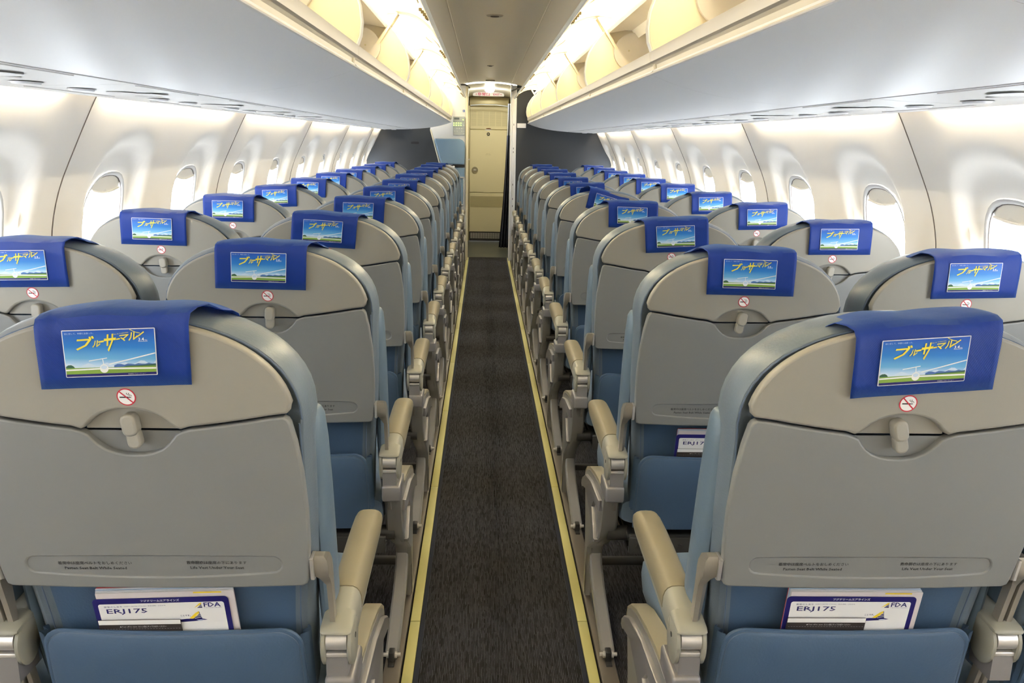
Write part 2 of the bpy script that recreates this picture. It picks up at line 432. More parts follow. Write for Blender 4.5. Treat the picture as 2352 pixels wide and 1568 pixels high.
cdisc(4.8, .045, 'ceiling_speaker', 'round ceiling fitting above the aisle, the nearer one', 'ceiling fitting')
cdisc(7.9, .03, 'ceiling_speaker', 'smaller round ceiling fitting farther along the aisle', 'ceiling fitting')
mb = MB(); mb.box(-.05, .05, 9.72, 9.80, cz(0)-.012, cz(0)-.001, .004)
tag(mb.build('smoke_detector', mat('ceiling_fitting', (.5, .4, .3, 1))), 'small flat box on the ceiling just before the entry arch', 'smoke detector')
# aft wall closes the cabin behind the camera
mb = MB(); mb.box(-1.5, 1.5, YA-.05, YA, 0, 2.3); struct(mb.build('wall_back', WALL, smooth=False), 'rear cabin wall')

# ------------------------------------------------------------------ passenger service units
PS = MB()
def lens(mb, x, y, z, rx, ry, up, n=22):
    P = lambda k, dz: [(x+rx*k*cos(2*pi*i/n), y+ry*k*sin(2*pi*i/n), z+dz) for i in range(n)]
    mb.rings([P(1, 0), P(.97, -.0008), P(.9, -.0006), P(.8, min(-.0003, up*.4))], cap0=False, cap1=True)
def make_psu(s, label):
    o = MB(); o.mi = 0
    X = lambda a: s*a
    pf = [(.866, 1.4615), (.96, 1.456), (1.07, 1.4535), (1.145, 1.452), (1.163, 1.449), (1.169, 1.453), (1.163, 1.462), (1.1, 1.466), (.866, 1.472)]
    o.rings([[(X(x), y, z) for x, z in pf] for y in (-.392, .392)])
    r = o.build('passenger_service_unit', PSUM)
    for yy in (-.10, .10):
        q = MB(); lens(q, X(1.02), yy, 1.453, .035, .045, .004); q.build('reading_light', PSUD, r)
        q = MB(); lens(q, X(1.05), yy*2.6, 1.452, .03, .05, -.010); q.build('air_vent', WHP, r)
    q = MB(); lens(q, X(.985), .0, 1.4535, .05, .075, .004); q.build('speaker_recess', PSUM, r)
    q = MB()
    for i in range(2): q.box(min(X(.885), X(.893)), max(X(.885), X(.893)), -.33+.03*i+i*.2, -.08+.2*i, 1.4585, 1.4606)
    q.build('seat_number_slot', PSUD, r)
    q = MB(); q.box(min(X(1.125), X(1.131)), max(X(1.125), X(1.131)), -.38, .12, 1.4505, 1.4525); q.build('mask_door_line', PSUD, r)
    q = MB(); q.box(min(X(.8675), X(.873)), max(X(.8675), X(.873)), -.391, .391, 1.4598, 1.4625); q.build('edge_groove', mat('groove_grey', (.40, .39, .38, 1), .6), r)
    return tag(r, label, 'passenger service unit', 'passenger service units under the %s bins' % ('left' if s < 0 else 'right'))
ORD = ['nearest', 'second', 'third', 'fourth', 'fifth', 'sixth', 'seventh', 'eighth', 'ninth', 'tenth', 'eleventh', 'twelfth', 'farthest']
ROWP = .7874; ROW0 = 1.2037
for s in (-1, 1):
    base = None; side = 'left' if s < 0 else 'right'
    for k in range(12):
        y = .95+ROWP*k
        lab = 'overhead service panel with lights and vents, %s side, %s from the camera' % (side, ORD[k] if k < 11 else 'farthest')
        if base is None: base = make_psu(s, lab); base.location.y = y
        else: c = copy_tree(base); c.location.y = y; c['label'] = lab
    # closing strip aft of the first unit and ahead of the last one
    mb = MB(); pf = [(.866, 1.4615), (1.172, 1.452), (1.172, 1.462), (.866, 1.472)]
    mb.prism([(s*a, b) for a, b in pf], YA, .95-.395); mb.prism([(s*a, b) for a, b in pf], .95+ROWP*11+.395, YB)
    struct(mb.build('trim_%d' % (41+s), PSUM))
    # sidewall wash lamps, one tube per panel with a dark gap before each joint
    js = [WY0-.415+2*WP*q for q in range(-3, 5)]+[YB-.02]
    for k in range(len(js)-1):
        a, b = max(js[k]+.05, YA), js[k+1]-.22
        if js[k+1] == YB-.02: b = YB-.1
        if b-a < .1: continue
        mb = MB(); mb.cyl((s*1.179, a, 1.476), (s*1.179, b, 1.476), .007, 8)
        q = mb.build('sidewall_lamp', E_WASH)
        tag(q, 'warm tube lamp washing the %s wall, %s from the camera' % (side, ORD[k]), 'lamp', 'sidewall lamps above the windows')

# ------------------------------------------------------------------ overhead bins
BY = [-.75, 1.0, 2.61, 4.2, 5.83, 7.45, 9.05, 9.93]
SAIL = [(.424, 1.600), (.412, 1.630), (.4075, 1.665), (.412, 1.71), (.4255, 1.752), (.448, 1.79), (.470, 1.82), (.497, 1.847), (.60, 1.872), (.80, 1.86), (1.02, 1.80), (1.09, 1.70), (1.10, 1.55), (1.09, 1.48), (.86, 1.474), (.60, 1.496), (.432, 1.548)]
BOT = [(.424, 1.5405), (.46, 1.5265), (.50, 1.513), (.56, 1.4975), (.62, 1.4855), (.69, 1.4755), (.76, 1.468), (.82, 1.4635), (.862, 1.461)]
LIP = [(.424, 1.5405), (.4195, 1.5415), (.4185, 1.5440), (.421, 1.5465), (.431, 1.5475), (.434, 1.560), (.433, 1.568), (.424, 1.572), (.418, 1.576), (.4145, 1.598), (.4155, 1.6035), (.420, 1.606), (.428, 1.604), (.438, 1.57), (.436, 1.546)]
DC = (.462, 1.688); DR = .222
def make_bin(s, y0, y1, label, near=True):
    side = 'left' if s < 0 else 'right'; g = .0012
    r = empty('overhead_bin', (0, y0, 0)); L = y1-y0
    X = lambda P: [(s*x, z) for x, z in P]
    mb = MB(); inner = [(x+.004, z+.014) for x, z in BOT[::-1]]
    mb.rings([[(s*x, y, z) for x, z in BOT+inner] for y in (g, L-g)]); mb.build('underside', BINB, r)
    mb = MB(); mb.rings([[(s*x, y, z) for x, z in LIP[3:9]+[(.434, 1.572), (.438, 1.556)]] for y in (g, L-g)]); 
    mb.build('lip_channel', LIPC, r)
    mb = MB(); mb.prism(X([LIP[0], LIP[1], LIP[2], LIP[3], (.431, 1.5472), (.436, 1.542)]), g, L-g)
    mb.prism(X([LIP[7], LIP[8], LIP[9], LIP[10], LIP[11], LIP[12], (.432, 1.574)]), g, L-g)
    lp = mb.build('lip', LIPM, r)
    fl = Flat()
    for k in range(3): fl.rect(-.004+.0065*k*(1), -.001+.0065*k, -.006, .006, PSUD)
    fl.rect(-.004, .010, -.008, -.0068, PSUD)
    fl.build('row_marking', lp, lambda a, b, c: (s*.4143, L-.05+a, 1.588+b))
    for yy in (g, L-.018):
        mb = MB(); mb.prism(X(SAIL), yy, yy+.0145); e = mb.build('end_panel', CREAMI, r)
        mb = MB(); mb.tube([(s*(x-.001), yy+.007, z) for x, z in SAIL[:8]], .0055, 6); mb.build('edge_trim', BINW, e)
    mb = MB(); mb.prism(X([(1.08, 1.48), (1.088, 1.48), (1.10, 1.6), (1.03, 1.80), (1.02, 1.80), (1.09, 1.6)]), .02, L-.02)
    mb.prism(X([(.44, 1.552), (.60, 1.50), (.86, 1.477), (1.08, 1.48), (1.08, 1.486), (.86, 1.483), (.6, 1.506), (.44, 1.558)]), .02, L-.02)
    mb.build('liner', BINW, r)
    mb = MB(); mb.prism(X([(.497, 1.848), (.505, 1.835), (.58, 1.85), (.8, 1.845), (1.03, 1.79), (1.03, 1.80), (.8, 1.858), (.6, 1.872), (.53, 1.868)]), .019, L-.019); mb.build('top_panel', LIPM, r)
    # open door: an arc swung up under the ceiling
    a0, a1 = radians(149), radians(36); N = 14; out = []; inn = []
    for i in range(N+1):
        a = a0+(a1-a0)*i/N
        inn.append((DC[0]+DR*cos(a), DC[1]+DR*.99*sin(a))); out.append((DC[0]+(DR+.012)*cos(a), DC[1]+(DR*.99+.012)*sin(a)))
    mb = MB(); mb.rings([[(s*x, y, z) for x, z in inn+out[::-1]] for y in (g+.002, L-g-.002)]); d = mb.build('door', DOORW, r)
    mb = MB()
    pt = lambda t, dy, k=0: (s*(DC[0]+(DR-k)*cos(a0+(a1-a0)*t)), dy, DC[1]+(DR*.99-k)*sin(a0+(a1-a0)*t))
    for yy in (.012, L-.012): mb.tube([pt(t/10, yy, .002) for t in range(0, 11)], .004, 5)
    mb.tube([pt(.006, y, .001) for y in (.01, L-.01)], .0045, 6)
    mb.build('door_rim', BINW, d)
    mb = MB(); yc = L*.5
    mb.tube([pt(.23+.10*cos(2*pi*i/24), yc+.16*sin(2*pi*i/24), .001) for i in range(24)], .0035, 5, closed=True); mb.build('handle_recess', DOORW, d)
    mb = MB()
    for k in range(5):
        q = pt(.03+.025*k, yc+.20+.01*((k*3) % 4), .006); mb.box(q[0]-.006, q[0]+.006, q[1]-.012, q[1]+.012, q[2]-.006, q[2]+.004)
    q = pt(.03, yc+.20, .008); mb.cyl((q[0], q[1]-.02, q[2]), (q[0], q[1]+.05, q[2]), .003, 8)
    mb.build('latch', mat('latch_bronze', (.10, .075, .03, 1), .4, metal=.6), d)
    for yy in (.03, L-.03):
        mb = MB(); a = Vector((s*.455, yy, 1.903)); b = Vector((s*.546, yy, 1.765)); n = Vector((.0055, 0, .004*s))
        mb.rings([[a-n+Vector((0, -.008, 0)), a+n+Vector((0, -.008, 0)), a+n+Vector((0, .008, 0)), a-n+Vector((0, .008, 0))],
                  [b-n+Vector((0, -.008, 0)), b+n+Vector((0, -.008, 0)), b+n+Vector((0, .008, 0)), b-n+Vector((0, .008, 0))]])
        mb.build('strut', CREAMI, r)
        hub = []
        for i in range(15):
            a = radians(100+150*i/14); hub.append((s*(.632+.10*cos(a)), 1.755+.085*sin(a)))
        hub += [(s*.72, 1.68), (s*.74, 1.84)]
        mb = MB(); mb.rings([[(x, yy-.007, z) for x, z in hub], [(x, yy+.007, z) for x, z in hub]]); h = mb.build('hub_plate', LIPM, r)
        mb = MB(); mb.cyl((s*.60, yy-.010, 1.76), (s*.60, yy+.010, 1.76), .004, 10); mb.build('pin', DOD, h)
    tag(r, label, 'overhead bin', 'open overhead bins along the %s side' % side)
    # lamp tube lying on top of the bin, hidden behind its front edge, lights the raised door
    return r
for s in (-1, 1):
    side = 'left' if s < 0 else 'right'
    nm = ['behind the camera', 'largest and nearest', 'second in view', 'third in view', 'fourth in view', 'fifth in view', 'last one before the bulkhead']
    for k in range(7):
        make_bin(s, BY[k], BY[k+1], 'open empty overhead bin on the %s side, %s' % (side, nm[k]))
        a, b = BY[k]+.08, BY[k+1]-.08
        mb = MB(); mb.cyl((s*.489, a, 1.863), (s*.489, b, 1.863), .006, 8)
        tag(mb.build('cove_lamp', E_COVE), 'warm tube lamp on top of the %s bins, %s' % (side, nm[k]), 'lamp', 'cove lamps above the bins')

# ------------------------------------------------------------------ seats
SZ, SA, SB, SN = .965, .225, .147, 2.25
def sup(a, b, zc, n=2.25, k=26, z_end=None, a0=0.0):
    P = []
    for i in range(k+1):
        t = a0+(pi-2*a0)*i/k; c, q = cos(t), sin(t)
        P.append((a*(abs(c)**(2/n))*(1 if c >= 0 else -1), zc+b*(abs(q)**(2/n))))
    return P
def seat_outline(d):
    side = [(.93, .237), (.88, .236), (.80, .234), (.72, .230), (.665, .222), (.60, .217), (.52, .213), (.45, .210)]
    P = sup(.2395-d, .158-d, .962, 2.25)
    L = [(-(w-d), z) for z, w in side]
    R = [(w-d, z) for z, w in side[::-1]]
    return P+L+[(-.19+d, .425+d), (.19-d, .425+d)]+R
def prism_back(mb, pts, o0, o1, cx=0):
    return mb.rings([[back(cx+x, z, o0) for x, z in pts], [back(cx+x, z, o1) for x, z in pts]])
def edge_z(x, z0): return z0+.027*(min(abs(x), .22)/.208)**1.6
def tray_outline():
    P = [(.215, .686), (.222, .69), (.2245, .70), (.2265, .72), (.2300, .76), (.2315, .82), (.2295, .88), (.2245, .93), (.2185, .962), (.2155, .968), (.210, .9715)]
    P += [(x, edge_z(x, .9455)) for x in (.19, .16, .13, .10, .08)]
    P += [(.066, .9465), (.060, .943), (.055, .936), (.048, .928), (.038, .920), (.025, .9145), (.012, .912), (0, .9115)]
    return P+[(-x, z) for x, z in P[:-1][::-1]]+[(-.12, .6825), (0, .6815), (.12, .6825)]
def shell_outline():
    U = [p for p in sup(SA, SB, SZ, SN, 40) if p[1] > .992]
    P = U+[(-.2205, .988), (-.219, .981), (-.2145, .9765), (-.208, .9755)]
    P += [(-x, edge_z(x, .9495)) for x in (.19, .16, .13, .10, .08)]
    B = [(-.068, .951), (-.062, .9535), (-.056, .959), (-.048, .967), (-.038, .974), (-.024, .9795), (-.010, .982)]
    P += B+[(-x, z) for x, z in B[::-1]]
    P += [(x, edge_z(x, .9495)) for x in (.08, .10, .13, .16, .19)]+[(.208, .9755), (.2145, .9765), (.219, .981), (.2205, .988)]
    return P
TRAYO, SHELLO = tray_outline(), shell_outline()
def band(cz_, dz):
    P = []
    for i in range(9): x = -.17+.34*i/8; P.append((x, .7115-.0085*(1-(x/.17)**2)))
    for i in range(1, 8): a = -pi/2+pi*i/8; P.append((.172+.0145*cos(a), .7253+.0138*sin(a)))
    for i in range(9): x = .17-.34*i/8; P.append((x, .7385+.0008*(1-(x/.17)**2)))
    for i in range(1, 8): a = pi/2+pi*i/8; P.append((-.172+.0145*cos(a), .7253+.0138*sin(a)))
    return P
BAND = band(0, 0)
def make_backrest(root, cx, sgn):
    """blue leather back cushion with shell, pocket and sign"""
    rings = []
    for off, d in ((.030, .030), (.026, .020), (.021, .0135), (.019, .0105), (.022, .0115), (.024, .0075), (.036, .002), (.055, -.001), (.085, 0), (.110, .004), (.130, .016), (.142, .040), (.146, .075)):
        rings.append([back(cx+x, z, off+max(0, .055-off)*.75*smooth((.705-z)/.03)) for x, z in seat_outline(d)])
    mb = MB(); mb.rings(rings)
    b = mb.build('backrest', [LEA, LEAR], root)
    for p in b.data.polygons:
        c = p.center
        if len(p.vertices) < 8: p.material_index = 1  # rim and sides take the leather tone with the light painted in
    # piped seam round the rim
    mb = MB(); O = seat_outline(.0085)[:27]
    mb.tube([back(cx+x, z, .0185) for x, z in O+[(-.2265, .90), (-.225, .84), (-.221, .72)]], .0014, 5)
    mb.tube([back(cx+x, z, .0185) for x, z in [(.2265, .955), (.2265, .90), (.225, .84), (.221, .72)]], .0014, 5)
    for q in (-1, 1): mb.tube([back(cx+q*x, z, .0435) for z, x in ((.68, .202), (.6, .196), (.5, .193), (.44, .192))], .0012, 5)
    mb.build('seam', STI, b)
    # side bolsters of the front cushion
    for q in (-1, 1):
        R = []
        for z, w, dd in ((.958, .003, .010), (.954, .009, .018), (.944, .013, .026), (.90, .0155, .034), (.82, .0165, .038), (.72, .016, .042), (.62, .015, .045), (.52, .013, .045), (.46, .008, .04)):
            R.append([back(cx+q*(.2335+w*cos(2*pi*i/16)), z, .100+dd*sin(2*pi*i/16)) for i in range(16)])
        mb = MB(); mb.rings(R); mb.build('side_bolster', BOL, b)
    # upper shell with the latch scoop
    mb = MB(); plate(mb, [SHELLO], .016, .018, .0042, cx); sh = mb.build('back_shell', SHE, root)
    mb = MB()
    D = lambda z0, z1: [(x, z) for x, z in [(.064*cos(2*pi*i/48), .9468+.036*sin(2*pi*i/48)) for i in range(48)] if z0 <= z <= z1]
    up = [(.064*cos(a), .949+.034*sin(a)) for a in [pi*i/24 for i in range(25)]]
    dn = [(.066*cos(a), .9455+.036*sin(a)) for a in [pi+pi*i/24 for i in range(25)]]
    plate(mb, [up], .014, .004, .0008, cx); mb.build('latch_recess', SHE, sh)
    # no smoking sign
    f = Flat(); n = 36
    f.disc(0, 0, .0128, RED); f.disc(0, 0, .0112, WHI, .0002)
    f.rect(-.0088, .0030, -.0013, .0006, INK, .0004); f.rect(.0034, .0048, -.0013, .0006, INK, .0004); f.rect(.0054, .0064, -.0013, .0006, INK, .0004)
    for dx in (0, .0026): f.line([(.0018+dx, .0062), (.0008+dx, .0050), (.0022+dx, .0038), (.0046+dx, .0024), (.0050+dx, .0014)], .0007, INK, .0004)
    f.line([(-.0084, .0084), (.0084, -.0084)], .0017, RED, .0006)
    f.build('no_smoking_sign', sh, lambda x, y, l: back(cx+.003*sgn+x, 1.001+y, -.0026-l))
    # tray table
    tr = empty('tray_table', (0, 0, 0), root)
    mb = MB(); plate(mb, [TRAYO, BAND[::-1]], .016, .018, .0030, cx); tb = mb.build('tray_panel', TRA, tr)
    mb = MB(); plate(mb, [[(x*1.03, .7253+(z-.7253)*1.15) for x, z in BAND]], .012, .0115, .0005, cx)
    plate(mb, [dn], .014, .004, .0008, cx)
    mb.tube([back(cx+x*1.02, z-.001, .0035) for x, z in [(.062*cos(pi+pi*i/24), .9455+.034*sin(pi+pi*i/24)) for i in range(25)]], .0016, 6)
    mb.build('tray_recess', TRA, tr)
    f = Flat()
    f.text('着席中は座席ベルトをおしめください', -.088, .7268, INK, w=.108, h=.0060, bold=.012)
    f.text('Fasten Seat Belt While Seated', -.088, .7178, INK, w=.0905, h=.0048, bold=.02)
    f.build('notice_text', tr, lambda x, y, l: back(cx+x, y, .0000)); f = Flat()
    f.text('救命胴衣は座席の下にあります', .0905, .7277, INK, w=.0885, h=.0060, bold=.012)
    f.text('Life Vest Under Your Seat', .0905, .7187, INK, w=.079, h=.0048, bold=.02)
    f.build('notice_text', tr, lambda x, y, l: back(cx+x, y, .0000))
    for q in (-1, 1):        # arms that carry the tray
        mb = MB()
        mb.rings([[(cx+q*a, *back(0, z, o)[1:]) for o, z in ((-.001, .734), (-.001, .699), (.004, .696), (.030, .694), (.034, .70), (.034, .728), (.026, .734))] for a in (.2275, .2285)] [:1] +
                 [[(cx+q*a, *back(0, z, o)[1:]) for o, z in ((-.003, .735), (-.003, .698), (.004, .695), (.030, .693), (.035, .70), (.035, .729), (.026, .735))] for a in (.2290, .2330)] )
        mb.build('tray_hinge', SIL, tr)
        mb = MB(); P = []
        path = [(.012, .736, .010), (.015, .730, .022), (.017, .715, .030), (.018, .702, .032), (.022, .692, .022), (.026, .675, .013), (.028, .64, .012), (.031, .58, .012), (.036, .50, .012), (.042, .42, .012)]
        for k in (0, 1):
            A = lambda z: ((.2335 if z > .70 else .2335+.0125*min(1, (.70-z)/.02)) if k == 0 else (.2480 if z > .733 else .2525 if z > .725 else .2545)-.001*smooth((.70-z)/.2))
            P.append([(cx+q*A(z), *back(0, z, o-w*.5)[1:]) for o, z, w in path]+[(cx+q*A(z), *back(0, z, o+w*.5+.006)[1:]) for o, z, w in path[::-1]])
        mb.rings(P); mb.build('tray_arm', CHA, tr)
    # latch
    mb = MB()
    plate(mb, [rrect(-.0105, .0105, -.004, .0275, .009)], .010, .020, .0035, 0, shear=False)
    plate(mb, [rrect(-.0095, .0095, -.0235, .004, .0085)], .010, .015, .003, 0, shear=False)
    la = mb.build('tray_latch', SHE, root, loc=back(cx+.003*sgn, .9475, -.002))
    la['spin'] = 1
    # literature pocket
    def po(d, o):
        w, zt, zb, r = .203-d, .592-d, .38, .034
        P = [(w, zb), (w+.003, zb+.08), (w, zt-r)]
        P += [(w-r+r*cos(a), zt-r+r*sin(a)) for a in [pi/2*i/6 for i in range(7)]]
        for i in range(1, 10):
            x = (w-r)*(1-2*i/10); P.append((x, zt-.006*(1-(x/(w-r))**2)**1))
        P += [(-(w-r)+r*cos(a), zt-r+r*sin(a)) for a in [pi/2+pi/2*i/6 for i in range(7)]]
        P += [(-w-.003, zb+.08), (-w, zb)]
        return [back(cx+x, z, o) for x, z in P]
    mb = MB(); mb.rings([po(d, o+.041) for d, o in ((.004, -.020), (0, -.0215), (-.0005, -.0245), (.001, -.027), (.0045, -.028), (.0056, -.0272), (.0068, -.0282), (.012, -.030), (.03, -.0345), (.06, -.037), (.10, -.038))])
    pk = mb.build('seat_pocket', LEA, root)
    mb = MB(); mb.tube(po(.0058, .0133), .0008, 4); mb.build('stitching', STI, pk)
    for q in (-1, 1):
        mb = MB(); P = [(.017, .199), (.025, .209), (.032, .200), (.040, .210), (.052, .200)]
        mb.rings([[back(cx+q*x, z, o) for o, x in P] for z in (.43, .580)], closed=False, cap0=False, cap1=False)
        mb.rings([[back(cx+q*(x+.002), z, o) for o, x in P] for z in (.43, .581)], closed=False, cap0=False, cap1=False)
        mb.build('gusset', LEA, pk)
    return b
def make_armrest(root, xa, sgn, outer=0):
    """xa: centre; sgn: side that faces the aisle"""
    r = empty('armrest', (0, 0, 0), root)
    prof = [(.030, .591, .588, .020), (.033, .595, .5865, .0245), (.042, .599, .5855, .0256), (.062, .603, .5845, .0258), (.082, .6055, .583, .0258), (.084, .606, .532, .0258), (.10, .6085, .540, .0258), (.14, .6135, .545, .0260), (.20, .618, .549, .0262), (.28, .6215, .553, .0262), (.36, .6225, .557, .0264), (.42, .6195, .562, .0262), (.450, .6130, .569, .0252), (.468, .604, .577, .0225), (.475, .596, .585, .014)]
    def sec(y, zt, zb, w, n=20):
        P = []; zc, h = (zt+zb)/2, (zt-zb)/2
        for i in range(n):
            a = 2*pi*i/n; c, q = cos(a), sin(a); e = 2.9
            P.append((xa+w*(abs(c)**(2/e))*(1 if c >= 0 else -1), y, zc+h*(abs(q)**(2/e))*(1 if q >= 0 else -1)))
        return P
    mb = MB(); mb.rings([sec(*p) for p in prof])
    for q in (-1, 1):       # round cheeks beside the pivot
        R = []
        for dx, k in ((.0165, .93), (.0185, 1), (.0235, 1), (.0256, .90)):
            R.append([(xa+q*dx, .066+.034*k*cos(2*pi*i/24)*(1.05), .5635+(.036 if sin(2*pi*i/24) > 0 else .044)*k*sin(2*pi*i/24)) for i in range(24)])
        mb.rings(R)
    mb.build('arm_body', ARM, r)
    mb = MB(); top = []
    for (y, zt, zb, w) in prof[7:-2]:
        P = sec(y, zt+.0016, zb, w+.0012); zc = zt*.42+zb*.58
        top.append([(x, yy, max(z, zc)) for x, yy, z in P])
    mb.rings(top); mb.build('arm_pad', PAD, r)
    mb = MB(); mb.cyl((xa-.0162, .0475, .571), (xa+.0162, .0475, .571), .0165, 24)
    mb.box(xa-.0172, xa+.0172, .036, .066, .5445, .5525, .002); mb.build('pivot', SIL, r)
    mb = MB(); mb.box(xa-.0163, xa+.0163, .046, .060, .580, .5865); mb.cyl((xa+sgn*.0245, .066, .568), (xa+sgn*.0263, .066, .568), .0045, 12); mb.build('pivot_gap', STE, r)
    return r
def make_unit(a, label):
    """a = +1: aisle on the +x side of the pair"""
    root = empty('double_seat', (0, 0, 0)); h = .2572
    for cx in (a*h, -a*h):
        make_backrest(root, cx, a)
        mb = MB(); R = []     # cushion
        for y, zt, zb, w in ((.10, .455, .38, .232), (.14, .468, .365, .237), (.25, .472, .36, .239), (.42, .478, .355, .239), (.54, .474, .35, .238), (.585, .455, .355, .232), (.60, .42, .375, .222)):
            ring = []
            for i in range(28):
                t = 2*pi*i/28; c, q = cos(t), sin(t); e = 4.5
                ring.append((cx+w*(abs(c)**(2/e))*(1 if c >= 0 else -1), y, (zt+zb)/2+(zt-zb)/2*(abs(q)**(2/e))*(1 if q >= 0 else -1)))
            R.append(ring)
        mb.rings(R); mb.build('seat_cushion', LEAF, root)
        mb = MB(); mb.box(cx-.21, cx+.21, .10, .52, .33, .356, .01); mb.build('cushion_pan', STE, root)
    for xa, sg in ((a*2*h, a), (0, -a), (-a*2*h, -a)): make_armrest(root, xa+(-.0 if xa else 0), sg)
    # posts under the armrests
    for xa, sg, leg in ((a*2*h, a, 1), (0, a, 0), (-a*2*h, -a, 0)):
        mb = MB()
        mb.rings([[(xa+x, y, z) for x, y in ((-.0172, .038), (.0172, .038), (.0172, .10), (-.0172, .10))] for z in (.50, .546)])
        mb.build('arm_post', LUG, root)
        if leg:
            mb = MB(); mb.box(xa-.0235+sg*.004, xa+.0235+sg*.004, .030, .13, .470, .5115, .006)
            mb.build('arm_lug', LUG, root)
    def spine(xa, w, mt):
        path = [(.083, .485, .05), (.090, .455, .05), (.102, .43, .05), (.113, .40, .05), (.120, .37, .05), (.140, .335, .05), (.178, .30, .052), (.235, .263, .052), (.300, .228, .05), (.345, .198, .045), (.360, .170, .042), (.345, .142, .038), (.290, .112, .034), (.200, .080, .028), (.120, .055, .024), (.066, .038, .022)]
        R = []
        for i, (y, z, t) in enumerate(path):
            p0 = path[max(i-1, 0)]; p1 = path[min(i+1, len(path)-1)]
            d = Vector((0, p1[0]-p0[0], p1[1]-p0[1])).normalized(); n = Vector((0, -d.z, d.y))
            c = Vector((xa, y, z)) - n*t*.0; ww = w/2; bb = .005
            o = [(-ww+bb, 0), (ww-bb, 0), (ww, bb), (ww, t-bb), (ww-bb, t), (-ww+bb, t), (-ww, t-bb), (-ww, bb)]
            # aft face on the path, the section grows forward
            sg = 1 if n.y > 0 else -1
            R.append([c+Vector((x, 0, 0))+n*sg*k for x, k in o])
        mb = MB(); mb.rings(R); return mb.build('leg', mt, root)
    # the lower part of each frame carries the long slanting leg
    xs = a*(2*h-.003)
    spine(xs, .036, LEGM)
    spine(-a*.18, .034, LEGM)
    # aisle side cover
    xo = xs+a*.020
    mb = MB()
    side = [(.088, .47), (.16, .468), (.26, .455), (.36, .435), (.43, .41), (.468, .385), (.475, .355), (.455, .33), (.430, .26), (.418, .20), (.412, .12), (.415, .02), (.385, .02), (.380, .12), (.352, .19), (.25, .256), (.15, .318), (.122, .36), (.105, .42)]
    V = [[(xo-a*.010, y, z) for y, z in side], [(xo+a*.004, y, z) for y, z in side], [(xo+a*.008, .27+(y-.27)*.96, .36+(z-.36)*.96) for y, z in side]]
    mb.rings(V); sc = mb.build('side_cover', ARM if False else LEGM, root)
    crest = [(.100, .478), (.18, .474), (.27, .461), (.37, .438), (.435, .413), (.470, .388), (.480, .362), (.470, .350), (.455, .362), (.42, .385), (.36, .405), (.27, .425), (.20, .437), (.150, .440), (.104, .445)]
    mb = MB(); mb.rings([[(xo+a*x, .27+(y-.27)*k, .42+(z-.42)*k) for y, z in crest] for x, k in ((-.028, .985), (-.026, 1), (.004, 1), (.007, .985))]); mb.build('cover_crest', BEI, sc)
    lipb = [(.105, .445), (.27, .432), (.40, .402), (.465, .368), (.484, .352), (.488, .338), (.474, .334), (.452, .345), (.38, .366), (.28, .340), (.20, .300), (.178, .294), (.172, .304), (.20, .335), (.235, .372), (.20, .405), (.108, .415)]
    mb = MB(); mb.rings([[(xo+a*x, .3+(y-.3)*k, .37+(z-.37)*k) for y, z in lipb] for x, k in ((.004, 1), (.013, 1), (.0165, .97))]); mb.build('cover_lip', LUG, sc)
    # beams, foot fittings and luggage rail
    mb = MB()
    mb.cyl((-2*h, .15, .335), (2*h, .15, .335), .020, 14); mb.cyl((-2*h, .38, .325), (2*h, .38, .325), .020, 14); mb.build('cross_beam', FRM, root)
    mb = MB(); mb.box(-2*h+.05, 2*h-.02, .098, .108, .30, .345, .002)
    for xx in (a*.44, a*.33, -a*.1): mb.cyl((xx, .094, .322), (xx, .10, .322), .006, 10)
    mb.build('rear_rail', FRM, root)
    mb = MB(); x0, x1 = sorted((a*2*h-a*.02, -a*.22)); mb.box(x0, x1, .447, .465, .085, .110, .004); mb.build('luggage_rail', FRM, root)
    mb = MB(); x0, x1 = sorted((a*2*h-a*.05, -a*2*h+a*.08)); mb.box(x0, x1, .12, .50, .30, .31); mb.build('underseat_tray', STE, root)
    for xx in (xs, -a*.18):
        mb = MB(); mb.box(xx-.008, xx+.008, .048, .075, .008, .042, .003); mb.box(xx-.008, xx+.008, .03, .41, .008, .016, .002)
        f = mb.build('foot_fitting', STE, root)
        mb = MB(); mb.cyl((xx-.023, .060, .030), (xx+.023, .060, .030), .0055, 12); mb.cyl((xx-.014, .060, .030), (xx+.014, .060, .030), .0095, 12)
        mb.build('bolt', SIL, f)
    return tag(root, label, 'airplane seat', 'double seats on the %s of the aisle' % ('left' if a > 0 else 'right'))
UX = .5391+.2572
ROWN = ['in the row nearest the camera', 'in the second row from the camera', 'in the third row from the camera', 'in the fourth row from the camera', 'in the fifth row from the camera', 'in the sixth row from the camera', 'in the seventh row from the camera', 'in the eighth row from the camera', 'in the ninth row from the camera', 'in the tenth row from the camera', 'in the farthest row by the bulkhead']
for a, side in ((1, 'left'), (-1, 'right')):
    base = None
    for r in range(11):
        lab = 'blue double seat %s of the aisle, %s' % (side, ROWN[r])
        if base is None: u = base = make_unit(a, lab)
        else: u = copy_tree(base); u['label'] = lab
        u.location = (-a*UX, ROW0+ROWP*r, 0)
        for k, ch in enumerate([c for c in u.children if c.name.startswith('tray_latch')]):
            ch.rotation_euler.y = {(1, 0): radians(-9), (-1, 0): radians(-13), (-1, 1): radians(10), (1, 1): radians(2)}.get((a, r), radians(random.uniform(-9, 9)))
        if r == 10: pass

